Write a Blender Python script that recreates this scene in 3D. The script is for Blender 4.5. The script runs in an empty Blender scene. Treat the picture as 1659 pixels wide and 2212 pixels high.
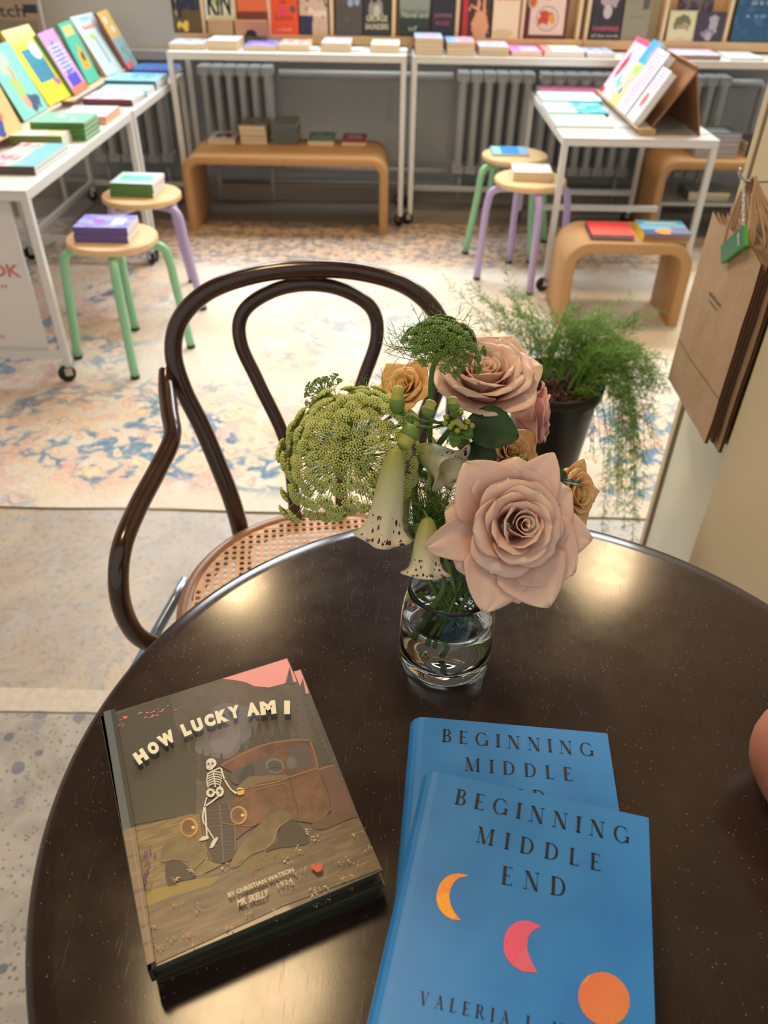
import bpy, math, random
from mathutils import Vector as V, Matrix, noise as mnoise
R = math.radians
random.seed(7)
sc = bpy.context.scene
C = sc.collection

# ------------------------------------------------------------ camera
FPX, PITCH, ROLL, YAW, CAMZ = 1675.0, 0.660953655, 0.0160248214, 0.00608267993, 1.30
def _cam():
    cp, sp = math.cos(PITCH), math.sin(PITCH)
    cr, sr = math.cos(ROLL), math.sin(ROLL)
    rt, up, fw = V((1,0,0)), V((0,sp,cp)), V((0,cp,-sp))
    rows = [rt*cr + up*sr, -rt*sr + up*cr, fw]
    c, s = math.cos(YAW), math.sin(YAW)
    # rows @ [[c,s,0],[-s,c,0],[0,0,1]]
    return [V((r.x*c - r.y*s, r.x*s + r.y*c, r.z)) for r in rows]
CR, CU, CF = _cam()
cam_d = bpy.data.cameras.new('camera'); cam = bpy.data.objects.new('camera', cam_d); C.objects.link(cam)
cam.matrix_world = Matrix(((CR.x,CU.x,-CF.x,0),(CR.y,CU.y,-CF.y,0),(CR.z,CU.z,-CF.z,CAMZ),(0,0,0,1)))
cam_d.sensor_fit = 'VERTICAL'; cam_d.sensor_height = 36.0; cam_d.sensor_width = 27.0
cam_d.lens = FPX/2212*36.0
cam_d.clip_start = 0.02
cam_d.dof.use_dof = True; cam_d.dof.focus_distance = 0.66; cam_d.dof.aperture_fstop = 7.6
sc.camera = cam

def ray(px, py):
    return CR*((px-829.5)/FPX) + CU*(-(py-1106)/FPX) + CF
O0 = V((0,0,CAMZ))
def at_z(px, py, z):
    d = ray(px,py); return O0 + d*((z-CAMZ)/d.z)
def at_y(px, py, y):
    d = ray(px,py); return O0 + d*(y/d.y)
def at_x(px, py, x):
    d = ray(px,py); return O0 + d*(x/d.x)
def at_d(px, py, k):
    return O0 + ray(px,py).normalized()*k

# ------------------------------------------------------------ light and exposure
sc.view_settings.view_transform = 'Standard'; sc.view_settings.look = 'None'
sc.view_settings.exposure = 0.0; sc.view_settings.gamma = 1.0
sc.view_settings.use_curve_mapping = False
w = bpy.data.worlds.new('world'); sc.world = w; w.use_nodes = True
bg = w.node_tree.nodes['Background']; bg.inputs[0].default_value = (0.93,0.92,0.89,1); bg.inputs[1].default_value = 0.70

def area(name, loc, aim, sx, sy, power, col, shape='RECTANGLE', spread=180):
    l = bpy.data.lights.new(name, 'AREA'); l.shape = shape; l.size = sx; l.size_y = sy
    l.energy = power; l.color = col; l.spread = R(spread)
    o = bpy.data.objects.new(name, l); C.objects.link(o); o.location = loc
    o.rotation_euler = (V(aim)-V(loc)).to_track_quat('-Z','Y').to_euler()
    return o
for i, x in enumerate((-1.45, 0.15, 1.75)):
    area('window_daylight', (x, 4.60, 2.55), (x*0.45, 2.0, 0.0), 1.3, 0.85, (38,48,38)[i], (0.88,0.95,1.0), spread=135)

# ------------------------------------------------------------ object helpers
def tag(o, label=None, cat=None, group=None, kind=None):
    if label: o['label'] = label
    if cat: o['category'] = cat
    if group: o['group'] = group
    if kind: o['kind'] = kind
    return o
def empty(name, loc, rz=0, label=None, cat=None, group=None):
    o = bpy.data.objects.new(name, None); C.objects.link(o)
    o.location = loc; o.rotation_euler = (0,0,rz); o.empty_display_size = 0.02
    return tag(o, label, cat, group)
class MB:
    def __init__(s): s.v=[]; s.f=[]; s.m=[]; s.uv=[]
    def face(s, pts, mi=0, uv=None):
        b=len(s.v); s.v += [tuple(p) for p in pts]; s.f.append(tuple(range(b,b+len(pts)))); s.m.append(mi)
        s.uv.append(uv or [(0,0)]*len(pts))
    def box(s, x0,x1,y0,y1,z0,z1, mi=0, M=None, topuv=False):
        P=[V(p) for p in ((x0,y0,z0),(x1,y0,z0),(x1,y1,z0),(x0,y1,z0),(x0,y0,z1),(x1,y0,z1),(x1,y1,z1),(x0,y1,z1))]
        if M: P=[M@p for p in P]
        b=len(s.v); s.v += [tuple(p) for p in P]
        for f in ((0,3,2,1),(4,5,6,7),(0,1,5,4),(1,2,6,5),(2,3,7,6),(3,0,4,7)):
            s.f.append(tuple(b+i for i in f)); s.m.append(mi)
            s.uv.append([(0,0),(1,0),(1,1),(0,1)] if (topuv and f==(4,5,6,7)) else [(0.5,0.02)]*4)
    def grid(s, P, mi=0, cu=False, cv=False, uvs=None):
        nu=len(P); nv=len(P[0]); b=len(s.v)
        for r in P: s.v += [tuple(p) for p in r]
        for i in range(nu if cu else nu-1):
            for j in range(nv if cv else nv-1):
                i2=(i+1)%nu; j2=(j+1)%nv
                s.f.append((b+i*nv+j,b+i2*nv+j,b+i2*nv+j2,b+i*nv+j2)); s.m.append(mi)
                u0,u1=i/(nu-1 if not cu else nu),(i+1)/(nu-1 if not cu else nu); v0,v1=j/max(1,nv-1),(j+1)/max(1,nv-1)
                s.uv.append([(u0,v0),(u1,v0),(u1,v1),(u0,v1)])
    def tube(s, pts, r, n=8, mi=0, closed=False, cap=True):
        pts=[V(p) for p in pts]; N=len(pts)
        if not isinstance(r,(list,tuple)): r=[r]*N
        T=[]
        for i in range(N):
            a=pts[(i-1)%N] if (closed or i>0) else pts[i]; b=pts[(i+1)%N] if (closed or i<N-1) else pts[i]
            t=(b-a); T.append(t.normalized() if t.length>1e-9 else V((0,0,1)))
        up=T[0].orthogonal().normalized(); rings=[]
        for i in range(N):
            up=(up-T[i]*up.dot(T[i]))
            up=up.normalized() if up.length>1e-6 else T[i].orthogonal().normalized()
            s2=T[i].cross(up)
            rings.append([pts[i]+(up*math.cos(2*math.pi*k/n)+s2*math.sin(2*math.pi*k/n))*r[i] for k in range(n)])
        b=len(s.v)
        for rg in rings: s.v += [tuple(p) for p in rg]
        for i in range(N if closed else N-1):
            j=(i+1)%N
            for k in range(n):
                k2=(k+1)%n
                s.f.append((b+i*n+k,b+i*n+k2,b+j*n+k2,b+j*n+k)); s.m.append(mi); s.uv.append([(0,0)]*4)
        if cap and not closed:
            s.f.append(tuple(b+k for k in reversed(range(n)))); s.m.append(mi); s.uv.append([(0,0)]*n)
            s.f.append(tuple(b+(N-1)*n+k for k in range(n))); s.m.append(mi); s.uv.append([(0,0)]*n)
    def revolve(s, prof, n=48, mi=0, c=(0,0,0), axis=None, closed=False):
        # prof: (r,z) list
        c=V(c); rows=[]
        if axis is None: A=V((0,0,1)); X=V((1,0,0)); Y=V((0,1,0))
        else:
            A=V(axis).normalized(); X=A.orthogonal().normalized(); Y=A.cross(X)
        for k in range(n):
            a=2*math.pi*k/n
            rows.append([c+X*(math.cos(a)*r)+Y*(math.sin(a)*r)+A*z for r,z in prof])
        s.grid(rows, mi, cu=True, cv=closed)
    def ico(s, c, r, mi=0, sub=0, sc3=None):
        t=(1+5**.5)/2; vs=[(-1,t,0),(1,t,0),(-1,-t,0),(1,-t,0),(0,-1,t),(0,1,t),(0,-1,-t),(0,1,-t),(t,0,-1),(t,0,1),(-t,0,-1),(-t,0,1)]
        fs=[(0,11,5),(0,5,1),(0,1,7),(0,7,10),(0,10,11),(1,5,9),(5,11,4),(11,10,2),(10,7,6),(7,1,8),(3,9,4),(3,4,2),(3,2,6),(3,6,8),(3,8,9),(4,9,5),(2,4,11),(6,2,10),(8,6,7),(9,8,1)]
        b=len(s.v); c=V(c)
        for v in vs:
            p=V(v).normalized()*r
            s.v.append(tuple(c+p))
        for f in fs: s.f.append(tuple(b+i for i in f)); s.m.append(mi); s.uv.append([(0,0)]*3)
    def build(s, name, mats, parent=None, smooth=False, bevel=0, subsurf=0, solid=0, seg=2, merge=False):
        me=bpy.data.meshes.new(name); me.from_pydata(s.v,[],s.f)
        if not isinstance(mats,(list,tuple)): mats=[mats]
        for m in mats: me.materials.append(m)
        me.polygons.foreach_set('material_index', s.m)
        ul=me.uv_layers.new(name='UVMap'); fl=[]
        for u in s.uv:
            for a in u: fl += [a[0],a[1]]
        ul.data.foreach_set('uv', fl)
        me.polygons.foreach_set('use_smooth',[smooth]*len(s.f)); me.update()
        o=bpy.data.objects.new(name, me); C.objects.link(o)
        if parent is not None: o.parent=parent
        if merge:
            md=o.modifiers.new('w','WELD'); md.merge_threshold=1e-5
        if solid:
            md=o.modifiers.new('s','SOLIDIFY'); md.thickness=solid; md.offset=0
        if subsurf:
            md=o.modifiers.new('ss','SUBSURF'); md.levels=subsurf; md.render_levels=subsurf
        if bevel:
            md=o.modifiers.new('b','BEVEL'); md.width=bevel; md.segments=seg; md.limit_method='ANGLE'; md.angle_limit=R(40)
            md.harden_normals=False
        return o
def spline(pts, n=8, closed=False):
    P=[V(p) for p in pts]; N=len(P); out=[]
    rng=range(N) if closed else range(N-1)
    for i in rng:
        p1=P[i]; p2=P[(i+1)%N]
        p0=P[i-1] if (closed or i>0) else p1*2-p2
        p3=P[(i+2)%N] if (closed or i<N-2) else p2*2-p1
        for k in range(n):
            t=k/n
            out.append(0.5*((2*p1)+(p2-p0)*t+(2*p0-5*p1+4*p2-p3)*t*t+(3*p1-p0-3*p2+p3)*t**3))
    if not closed: out.append(P[-1])
    return out

# ------------------------------------------------------------ materials
def lin(c):
    return tuple(((x/255)/12.92 if x/255<=0.04045 else ((x/255+0.055)/1.055)**2.4) for x in c)
def c4(c): return (*c,1)
_mc={}
def mat(name, rgb, rough=0.5, metal=0.0, spec=0.5, coat=0, **k):
    key=(name,rgb,rough,metal)
    if key in _mc: return _mc[key]
    m=bpy.data.materials.new(name); m.use_nodes=True; b=m.node_tree.nodes['Principled BSDF']
    b.inputs['Base Color'].default_value=c4(lin(rgb)); b.inputs['Roughness'].default_value=rough
    b.inputs['Metallic'].default_value=metal; b.inputs['Specular IOR Level'].default_value=spec
    b.inputs['Coat Weight'].default_value=coat
    for kk,v in k.items(): b.inputs[kk.replace('_',' ')].default_value=v
    _mc[key]=m; return m
class NT:
    def __init__(s, name):
        s.m=bpy.data.materials.new(name); s.m.use_nodes=True; s.t=s.m.node_tree; s.b=s.t.nodes['Principled BSDF']
        s.x=0
    def n(s, typ, **k):
        nd=s.t.nodes.new(typ)
        for a,v in k.items(): setattr(nd,a,v)
        return nd
    def l(s,a,b): s.t.links.new(a,b)
    def put(s, sock, v):
        if hasattr(v,'is_linked') or isinstance(v,bpy.types.NodeSocket): s.l(v,sock)
        else: sock.default_value=v
    def math(s,op,a,b=0.0,c=None,clamp=False):
        nd=s.n('ShaderNodeMath',operation=op,use_clamp=clamp); s.put(nd.inputs[0],a); s.put(nd.inputs[1],b)
        if c is not None: s.put(nd.inputs[2],c)
        return nd.outputs[0]
    def vmath(s,op,a,b=(0,0,0)):
        nd=s.n('ShaderNodeVectorMath',operation=op); s.put(nd.inputs[0],a)
        if op!='LENGTH' and op!='ABSOLUTE': s.put(nd.inputs[1],b)
        return nd.outputs['Value'] if op in('LENGTH','DOT_PRODUCT') else nd.outputs[0]
    def mix(s,f,a,b):
        nd=s.n('ShaderNodeMix',data_type='RGBA'); s.put(nd.inputs[0],f)
        s.put(nd.inputs[6],c4(a) if isinstance(a,tuple) and len(a)==3 else a); s.put(nd.inputs[7],c4(b) if isinstance(b,tuple) and len(b)==3 else b)
        return nd.outputs[2]
    def noise(s,vec,scale,detail=2,rough=0.5,dist=0.0,col=False):
        nd=s.n('ShaderNodeTexNoise'); s.l(vec,nd.inputs['Vector']); nd.inputs['Scale'].default_value=scale
        nd.inputs['Detail'].default_value=detail; nd.inputs['Roughness'].default_value=rough; nd.inputs['Distortion'].default_value=dist
        return nd.outputs['Color' if col else 'Fac']
    def vor(s,vec,scale,feature='F1',out='Distance',rnd=1.0):
        nd=s.n('ShaderNodeTexVoronoi',feature=feature); s.l(vec,nd.inputs['Vector']); nd.inputs['Scale'].default_value=scale
        nd.inputs['Randomness'].default_value=rnd
        return nd.outputs[out]
    def ramp(s,f,a,b):   # smoothstep a..b
        nd=s.n('ShaderNodeMapRange',interpolation_type='SMOOTHSTEP'); s.put(nd.inputs[0],f)
        nd.inputs[1].default_value=a; nd.inputs[2].default_value=b
        return nd.outputs[0]
    def obj(s): return s.n('ShaderNodeTexCoord').outputs['Object']
    def uv(s): return s.n('ShaderNodeTexCoord').outputs['UV']
    def pos(s): return s.n('ShaderNodeNewGeometry').outputs['Position']
    def bump(s,h,strength=0.3,dist=0.002):
        nd=s.n('ShaderNodeBump'); nd.inputs['Strength'].default_value=strength; nd.inputs['Distance'].default_value=dist
        s.l(h,nd.inputs['Height']); s.l(nd.outputs[0],s.b.inputs['Normal'])
    def color(s,c): s.put(s.b.inputs['Base Color'],c4(c) if isinstance(c,tuple) and len(c)==3 else c)
    def rough(s,v): s.put(s.b.inputs['Roughness'],v)
L=lin
# layered printed cover on the 0..1 uv of the front board
def art(name, bgc, layers=(), rough=0.35):
    t=NT('print_'+name); uv=t.uv(); col=t.mix(0.0,L(bgc),L(bgc)) if False else None
    sep=t.n('ShaderNodeSeparateXYZ'); t.l(uv,sep.inputs[0]); X,Y=sep.outputs[0],sep.outputs[1]
    cur=L(bgc)
    for ly in layers:
        k=ly[0]
        if k=='grad':   # grad,y0,y1,col
            m=t.ramp(Y,ly[1],ly[2]); c=ly[3]
        elif k in('rect','ell','blob'):
            _,cx,cy,rx,ry,c=ly[:6]
            src=uv
            if k=='blob':
                nz=t.noise(uv,ly[6] if len(ly)>6 else 6,2,col=True); a=t.vmath('SUBTRACT',nz,(0.5,0.5,0.5)); a=t.vmath('MULTIPLY',a,(0.35,0.35,0)); src=t.vmath('ADD',uv,a)
            d=t.vmath('SUBTRACT',src,(cx,cy,0)); d=t.vmath('DIVIDE',d,(rx,ry,1e6))
            if k=='rect':
                sp=t.n('ShaderNodeSeparateXYZ'); t.l(t.vmath('ABSOLUTE',d),sp.inputs[0]); v=t.math('MAXIMUM',sp.outputs[0],sp.outputs[1])
            else: v=t.vmath('LENGTH',d)
            m=t.math('LESS_THAN',v,1.0)
        elif k=='noise':  # noise,scale,thr,col,(y0,y1)
            m=t.math('GREATER_THAN',t.noise(uv,ly[1],2),ly[2]); c=ly[3]
            if len(ly)>4:
                m=t.math('MULTIPLY',m,t.math('GREATER_THAN',Y,ly[4])); m=t.math('MULTIPLY',m,t.math('LESS_THAN',Y,ly[5]))
        elif k=='lines':  # lines,count,col,y0,y1 : rows of small marks
            _,cnt,c,y0,y1=ly
            mp=t.vmath('MULTIPLY',uv,(34,cnt,0)); a=t.math('GREATER_THAN',t.noise(mp,1.0,1),0.46)
            fr=t.math('FRACT',t.math('MULTIPLY',Y,cnt/ (1.0) )); m=t.math('MULTIPLY',a,t.math('LESS_THAN',fr,0.5))
            m=t.math('MULTIPLY',m,t.math('GREATER_THAN',Y,y0)); m=t.math('MULTIPLY',m,t.math('LESS_THAN',Y,y1))
            m=t.math('MULTIPLY',m,t.math('LESS_THAN',t.math('ABSOLUTE',t.math('SUBTRACT',X,0.5)),0.38))
        cur=t.mix(m,cur,L(c))
    t.color(cur); t.rough(rough); return t.m
white_metal=mat('white_powder_coat',(214,213,211),0.35)
page_m=NT('page_edges'); _p=page_m.obj(); _s=page_m.n('ShaderNodeSeparateXYZ'); page_m.l(_p,_s.inputs[0])
_w=page_m.math('SINE',page_m.math('MULTIPLY',_s.outputs[2],9000.0)); page_m.color(page_m.mix(page_m.ramp(_w,-1,1),L((208,186,152)),L((232,214,182)))); page_m.rough(0.8); page_m=page_m.m
page_w=mat('white_page_edges',(226,222,218),0.7)

# floor
t=NT('concrete_floor'); p=t.pos(); n1=t.noise(p,3.0,6,0.6,0.6); n2=t.noise(p,60,3); n3=t.noise(p,9,4,0.6,1.5)
base=t.mix(t.ramp(n1,0.3,0.7),L((150,136,120)),L((190,172,150))); base=t.mix(t.ramp(n3,0.45,0.62),base,L((168,158,148)))
base=t.mix(t.math('MULTIPLY',t.ramp(n2,0.5,0.75),0.45),base,L((110,100,90)))
wv=t.vmath('ADD',p,t.vmath('MULTIPLY',t.noise(p,2.2,2,col=True),(0.5,0.5,0))); ring=t.math('SINE',t.math('MULTIPLY',t.noise(wv,2.6,1),260.0))
base=t.mix(t.math('MULTIPLY',t.ramp(ring,0.2,1.0),0.10),base,L((120,110,104)))
ys=t.n('ShaderNodeSeparateXYZ'); t.l(p,ys.inputs[0]); wob=t.math('MULTIPLY',t.math('SUBTRACT',t.noise(p,12,3),0.5),0.012); yy=t.math('ADD',ys.outputs[1],wob)
vd=t.vor(p,26); vcell=t.vor(p,26,out='Color'); sp2=t.n('ShaderNodeSeparateXYZ'); t.l(vcell,sp2.inputs[0])
peb=t.math('MULTIPLY',t.math('LESS_THAN',vd,t.math('MULTIPLY',sp2.outputs[0],0.34)),1.0)
vd2=t.vor(p,85); peb2=t.math('LESS_THAN',vd2,0.25)
ter=t.mix(t.ramp(n3,0.35,0.7),L((172,162,148)),L((148,140,130))); ter=t.mix(peb2,ter,L((128,120,110)))
ter=t.mix(peb,ter,t.mix(sp2.outputs[1],L((104,104,110)),L((150,146,146))))
pale=t.mix(t.ramp(n2,0.3,0.8),L((200,186,166)),L((184,170,152)))
c=t.mix(t.math('LESS_THAN',yy,1.045),base,pale); c=t.mix(t.math('LESS_THAN',yy,0.985),c,ter)
crack=t.math('LESS_THAN',t.math('ABSOLUTE',t.math('SUBTRACT',yy,0.985)),0.0025); c=t.mix(crack,c,L((96,86,74)))
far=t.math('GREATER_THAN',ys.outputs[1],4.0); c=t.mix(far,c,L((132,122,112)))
t.color(c); t.rough(0.42); t.bump(n2,0.15,0.001); floor_m=t.m

# rug
t=NT('faded_floral_rug'); p=t.pos(); sp=t.n('ShaderNodeSeparateXYZ'); t.l(p,sp.inputs[0]); RX,RY=sp.outputs[0],sp.outputs[1]
dis=t.vmath('MULTIPLY',t.vmath('SUBTRACT',t.noise(p,9,2,col=True),(0.5,0.5,0.5)),(0.13,0.13,0)); q=t.vmath('ADD',p,dis)
blot=t.noise(p,2.0,4,0.6); fine=t.noise(p,70,3)
base=t.mix(t.ramp(blot,0.4,0.65),L((222,214,200)),L((216,198,174)))
vE=t.vor(q,14.5,feature='DISTANCE_TO_EDGE',rnd=0.85); vA=t.vor(q,14.5,rnd=0.85); vB=t.vor(q,19,rnd=0.9); vC=t.vor(q,34); vL=t.vor(q,4.2,rnd=0.7); cells=t.vor(q,14.5,out='Color',rnd=0.85)
cs=t.n('ShaderNodeSeparateXYZ'); t.l(cells,cs.inputs[0])
net=t.ramp(vE,0.17,0.09)
blob=t.ramp(vA,0.20,0.14)
fb=t.math('MULTIPLY',t.ramp(RY,1.70,1.80),t.ramp(t.math('ADD',RY,t.math('MULTIPLY',blot,0.5)),2.72,2.35))
bb=t.ramp(RY,3.38,3.66)
lb=t.ramp(t.math('ADD',RX,t.math('MULTIPLY',blot,0.5)),-0.55,-0.95)
md=t.vmath('LENGTH',t.vmath('DIVIDE',t.vmath('SUBTRACT',p,(0.08,2.72,0)),(0.60,0.42,1e6))); md=t.math('MULTIPLY',t.ramp(md,1.15,0.75),0.50)
st=t.math('MAXIMUM',t.math('MAXIMUM',fb,bb),t.math('MAXIMUM',lb,md)); st=t.math('ADD',st,0.05,clamp=True)
c=t.mix(t.math('MULTIPLY',t.math('MULTIPLY',st,t.ramp(cs.outputs[0],0.45,0.6)),0.6),base,L((226,196,160)))
c=t.mix(t.math('MULTIPLY',t.math('MULTIPLY',st,t.ramp(cs.outputs[1],0.6,0.7)),0.55),c,L((224,170,158)))
c=t.mix(t.math('MULTIPLY',t.math('MULTIPLY',st,blob),0.7),c,L((238,214,170)))
pinkl=t.ramp(t.math('ABSOLUTE',t.math('SUBTRACT',vA,0.27)),0.06,0.02); c=t.mix(t.math('MULTIPLY',t.math('MULTIPLY',st,pinkl),0.55),c,L((214,142,128)))
bz=t.ramp(t.math('ADD',t.noise(p,3.2,2,0.5,0.3),t.math('MULTIPLY',vL,0.10)),0.50,0.58); bz2=t.ramp(t.noise(p,13,2),0.42,0.52)
bluem=t.math('MULTIPLY',t.math('MULTIPLY',t.math('MULTIPLY',net,bz),bz2),st); c=t.mix(t.math('MULTIPLY',bluem,0.9),c,L((74,126,160)))
scroll=t.ramp(t.math('ABSOLUTE',t.math('SUBTRACT',vB,0.30)),0.06,0.02); c=t.mix(t.math('MULTIPLY',t.math('MULTIPLY',t.math('MULTIPLY',scroll,st),t.ramp(t.noise(p,5,1),.48,.56)),0.6),c,L((110,140,150)))
c=t.mix(t.math('MULTIPLY',bb,0.6),c,L((164,126,92)))  # brown back end, with the window display's shadow painted into the colour
dk=t.math('MULTIPLY',t.math('MULTIPLY',bb,t.ramp(t.noise(p,24,3),0.48,0.58)),0.7); c=t.mix(dk,c,L((96,94,90)))
c=t.mix(t.math('MULTIPLY',lb,0.25),c,L((170,150,140)))
wear=t.math('MULTIPLY',t.ramp(fine,0.4,0.75),0.32); c=t.mix(wear,c,L((234,224,208)))
t.color(c); t.rough(0.95); t.bump(fine,0.6,0.004); rug_m=t.m

# table top
t=NT('dark_table_laminate'); p=t.pos(); n1=t.noise(p,9,5,0.65); spk=t.vor(p,330); sc1=t.vor(p,330,out='Color'); ss=t.n('ShaderNodeSeparateXYZ'); t.l(sc1,ss.inputs[0])
speck=t.math('MULTIPLY',t.math('LESS_THAN',spk,0.2),t.math('GREATER_THAN',ss.outputs[0],0.86))
def scratch(ang,sc_,thr):
    mp=t.n('ShaderNodeMapping'); t.l(p,mp.inputs[0]); mp.inputs['Rotation'].default_value=(0,0,ang); mp.inputs['Scale'].default_value=(sc_,sc_*0.035,1)
    return t.math('GREATER_THAN',t.noise(mp.outputs[0],1.0,2,0.4),thr)
scr=t.math('MAXIMUM',t.math('MAXIMUM',scratch(0.5,900,0.74),scratch(2.5,1000,0.74)),t.math('MAXIMUM',scratch(-0.7,800,0.75),scratch(1.2,850,0.74)))
c=t.mix(t.ramp(n1,0.3,0.75),L((44,32,27)),L((58,44,36))); c=t.mix(t.math('MULTIPLY',speck,0.55),c,L((150,120,98))); c=t.mix(t.math('MULTIPLY',scr,0.10),c,L((130,108,90)))
t.color(c); rr=t.math('ADD',t.math('MULTIPLY',t.ramp(n1,0.25,0.8),0.09),0.13); rr=t.math('ADD',rr,t.math('MULTIPLY',scr,0.08)); t.rough(rr); t.b.inputs['Specular IOR Level'].default_value=0.5
t.bump(t.noise(p,500,2),0.02,0.0005); table_m=t.m

# bentwood
t=NT('bentwood_walnut'); p=t.obj(); mp=t.n('ShaderNodeMapping'); t.l(p,mp.inputs[0]); mp.inputs['Scale'].default_value=(30,30,6)
c=t.mix(t.noise(mp.outputs[0],1.0,4,0.6),L((32,17,11)),L((70,40,24))); t.color(c); t.rough(0.22); t.b.inputs['Coat Weight'].default_value=0.35; wood_m=t.m
t=NT('cane_weave'); p=t.obj(); c=t.mix(t.noise(p,160,2),L((206,152,104)),L((228,180,134))); t.color(c); t.rough(0.5)
t.bump(t.noise(p,600,1),0.5,0.001); cane_m=t.m
# rattan
t=NT('woven_rattan'); p=t.obj(); s_=t.n('ShaderNodeSeparateXYZ'); t.l(p,s_.inputs[0])
a=t.math('SINE',t.math('MULTIPLY',t.math('ADD',s_.outputs[0],s_.outputs[2]),1100.0)); b=t.math('SINE',t.math('MULTIPLY',s_.outputs[1],1100.0)); h=t.math('MULTIPLY',a,b)
c=t.mix(t.ramp(h,-0.6,0.6),L((168,122,74)),L((212,166,110))); c=t.mix(t.math('MULTIPLY',t.noise(p,5,3),0.35),c,L((184,138,88))); t.color(c); t.rough(0.5); t.bump(h,0.5,0.002); rattan_m=t.m
t=NT('birch_plywood'); p=t.obj(); mp=t.n('ShaderNodeMapping'); t.l(p,mp.inputs[0]); mp.inputs['Scale'].default_value=(6,60,60)
c=t.mix(t.noise(mp.outputs[0],1,3),L((214,176,126)),L((228,194,148))); t.color(c); t.rough(0.35); birch_m=t.m
t=NT('kraft_paper'); p=t.obj(); c=t.mix(t.noise(p,14,4,0.6),L((168,136,104)),L((192,160,126))); t.color(c); t.rough(0.75); t.bump(t.noise(p,24,3,0.5,0.8),0.35,0.006); kraft_m=t.m
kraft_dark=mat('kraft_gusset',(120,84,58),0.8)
t=NT('card_board'); p=t.obj(); c=t.mix(t.noise(p,12,4,0.6),L((196,160,118)),L((214,180,140))); t.color(c); t.rough(0.6); card_m=t.m
grey_wall=mat('wall_light_grey_paint',(204,203,198),0.6); dado=mat('wall_dark_grey_paint',(172,174,172),0.5)
rad_m=mat('radiator_grey_paint',(180,182,180),0.35); black_r=mat('black_rubber',(22,24,28),0.4); steel=mat('chrome_steel',(200,205,210),0.2,1.0)
cream_m=NT('cream_panel_paint'); p=cream_m.obj(); cream_m.color(cream_m.mix(cream_m.noise(p,3,4),L((198,178,144)),L((208,190,156)))); cream_m.rough(0.4); cream_m=cream_m.m
pale_panel=mat('pale_panel_paint',(228,225,202),0.35); groove_m=mat('panel_groove',(120,104,80),0.6)

# ------------------------------------------------------------ the room
def struct(name, mb, m, bevel=0):
    o=mb.build(name,m,None,bevel=bevel); o['kind']='structure'; return o
b=MB(); b.box(-3.2,3.4,-1.5,4.75,-0.1,0.0); struct('floor',b,floor_m)
b=MB(); b.box(-3.2,3.4,-0.3,4.75,3.3,3.4); struct('ceiling',b,mat('ceiling_paint',(92,84,76),0.8))
WY=4.62
b=MB()
b.box(-3.2,3.4,WY,WY+0.13,0.70,1.55)             # light part under the windows
b.box(-3.2,3.4,WY,WY+0.13,3.12,3.3)
for x0,x1 in((-3.2,-2.15),(-0.75,-0.55),(0.85,1.05),(2.45,3.4)): b.box(x0,x1,WY,WY+0.13,1.55,3.12)
b.box(-3.2,3.4,WY-0.01,WY+0.13,0.0,0.70,1)
o=b.build('wall_back',[grey_wall,dado]); o['kind']='structure'
for i,(x0,x1) in enumerate(((-2.15,-0.75),(-0.55,0.85),(1.05,2.45))):
    b=MB(); f=0.05
    b.box(x0,x0+f,WY+0.02,WY+0.1,1.55,3.12); b.box(x1-f,x1,WY+0.02,WY+0.1,1.55,3.12)
    b.box(x0+f,x1-f,WY+0.02,WY+0.1,1.55,1.6); b.box(x0+f,x1-f,WY+0.02,WY+0.1,3.07,3.12); b.box(x0+f,x1-f,WY+0.04,WY+0.08,2.3,2.34)
    struct('window_%d'%(i+1),b,white_metal)
b=MB(); b.box(-3.2,3.4,WY-0.13,WY-0.011,0.0,0.09); struct('baseboard_back',b,mat('baseboard_taupe',(150,138,124),0.5),0.004)
b=MB(); b.box(-3.2,3.4,WY-0.06,WY-0.011,0.67,0.715); struct('trim_1',b,mat('sill_grey',(176,174,168),0.5),0.005)
b=MB(); b.box(-3.3,-3.2,-0.5,4.75,0,3.3); struct('wall_left',b,grey_wall)
# right hand partition: recessed pale panel with the bags, and a nearer cream panel
b=MB(); b.box(0.665,1.30,1.17,1.565,0.0,2.3,0); b.box(0.660,0.665,1.545,1.566,0.0,2.3,1); b.box(0.6635,0.6655,1.532,1.545,0,2.3,2); b.box(0.662,0.665,1.17,1.532,0.62,2.3,1)
o=b.build('wall_right_recess',[pale_panel,cream_m,groove_m],bevel=0.0015); o.name='wall_right'; o['kind']='structure'
b=MB(); b.box(0.60,1.35,0.78,1.17,0.0,2.3); o=b.build('wall_right',[cream_m],bevel=0.004); o['kind']='structure'
# rug
b=MB(); nx,ny=60,40; x0,x1,y0,y1=-2.6,1.42,1.66,4.112
P=[[V((x0+(x1-x0)*i/nx,y0+(y1-y0)*j/ny+(0.004*math.sin(i*0.7) if j==0 else 0),0.0055+0.0004*math.sin(i*0.9+j))) for j in range(ny+1)] for i in range(nx+1)]
b.grid(P); b.box(x0,x1,y0+0.002,y1,0.0003,0.005)
tag(b.build('area_rug',rug_m,smooth=False),'large faded cream rug with blue and pink floral pattern on the concrete floor','rug')

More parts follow.
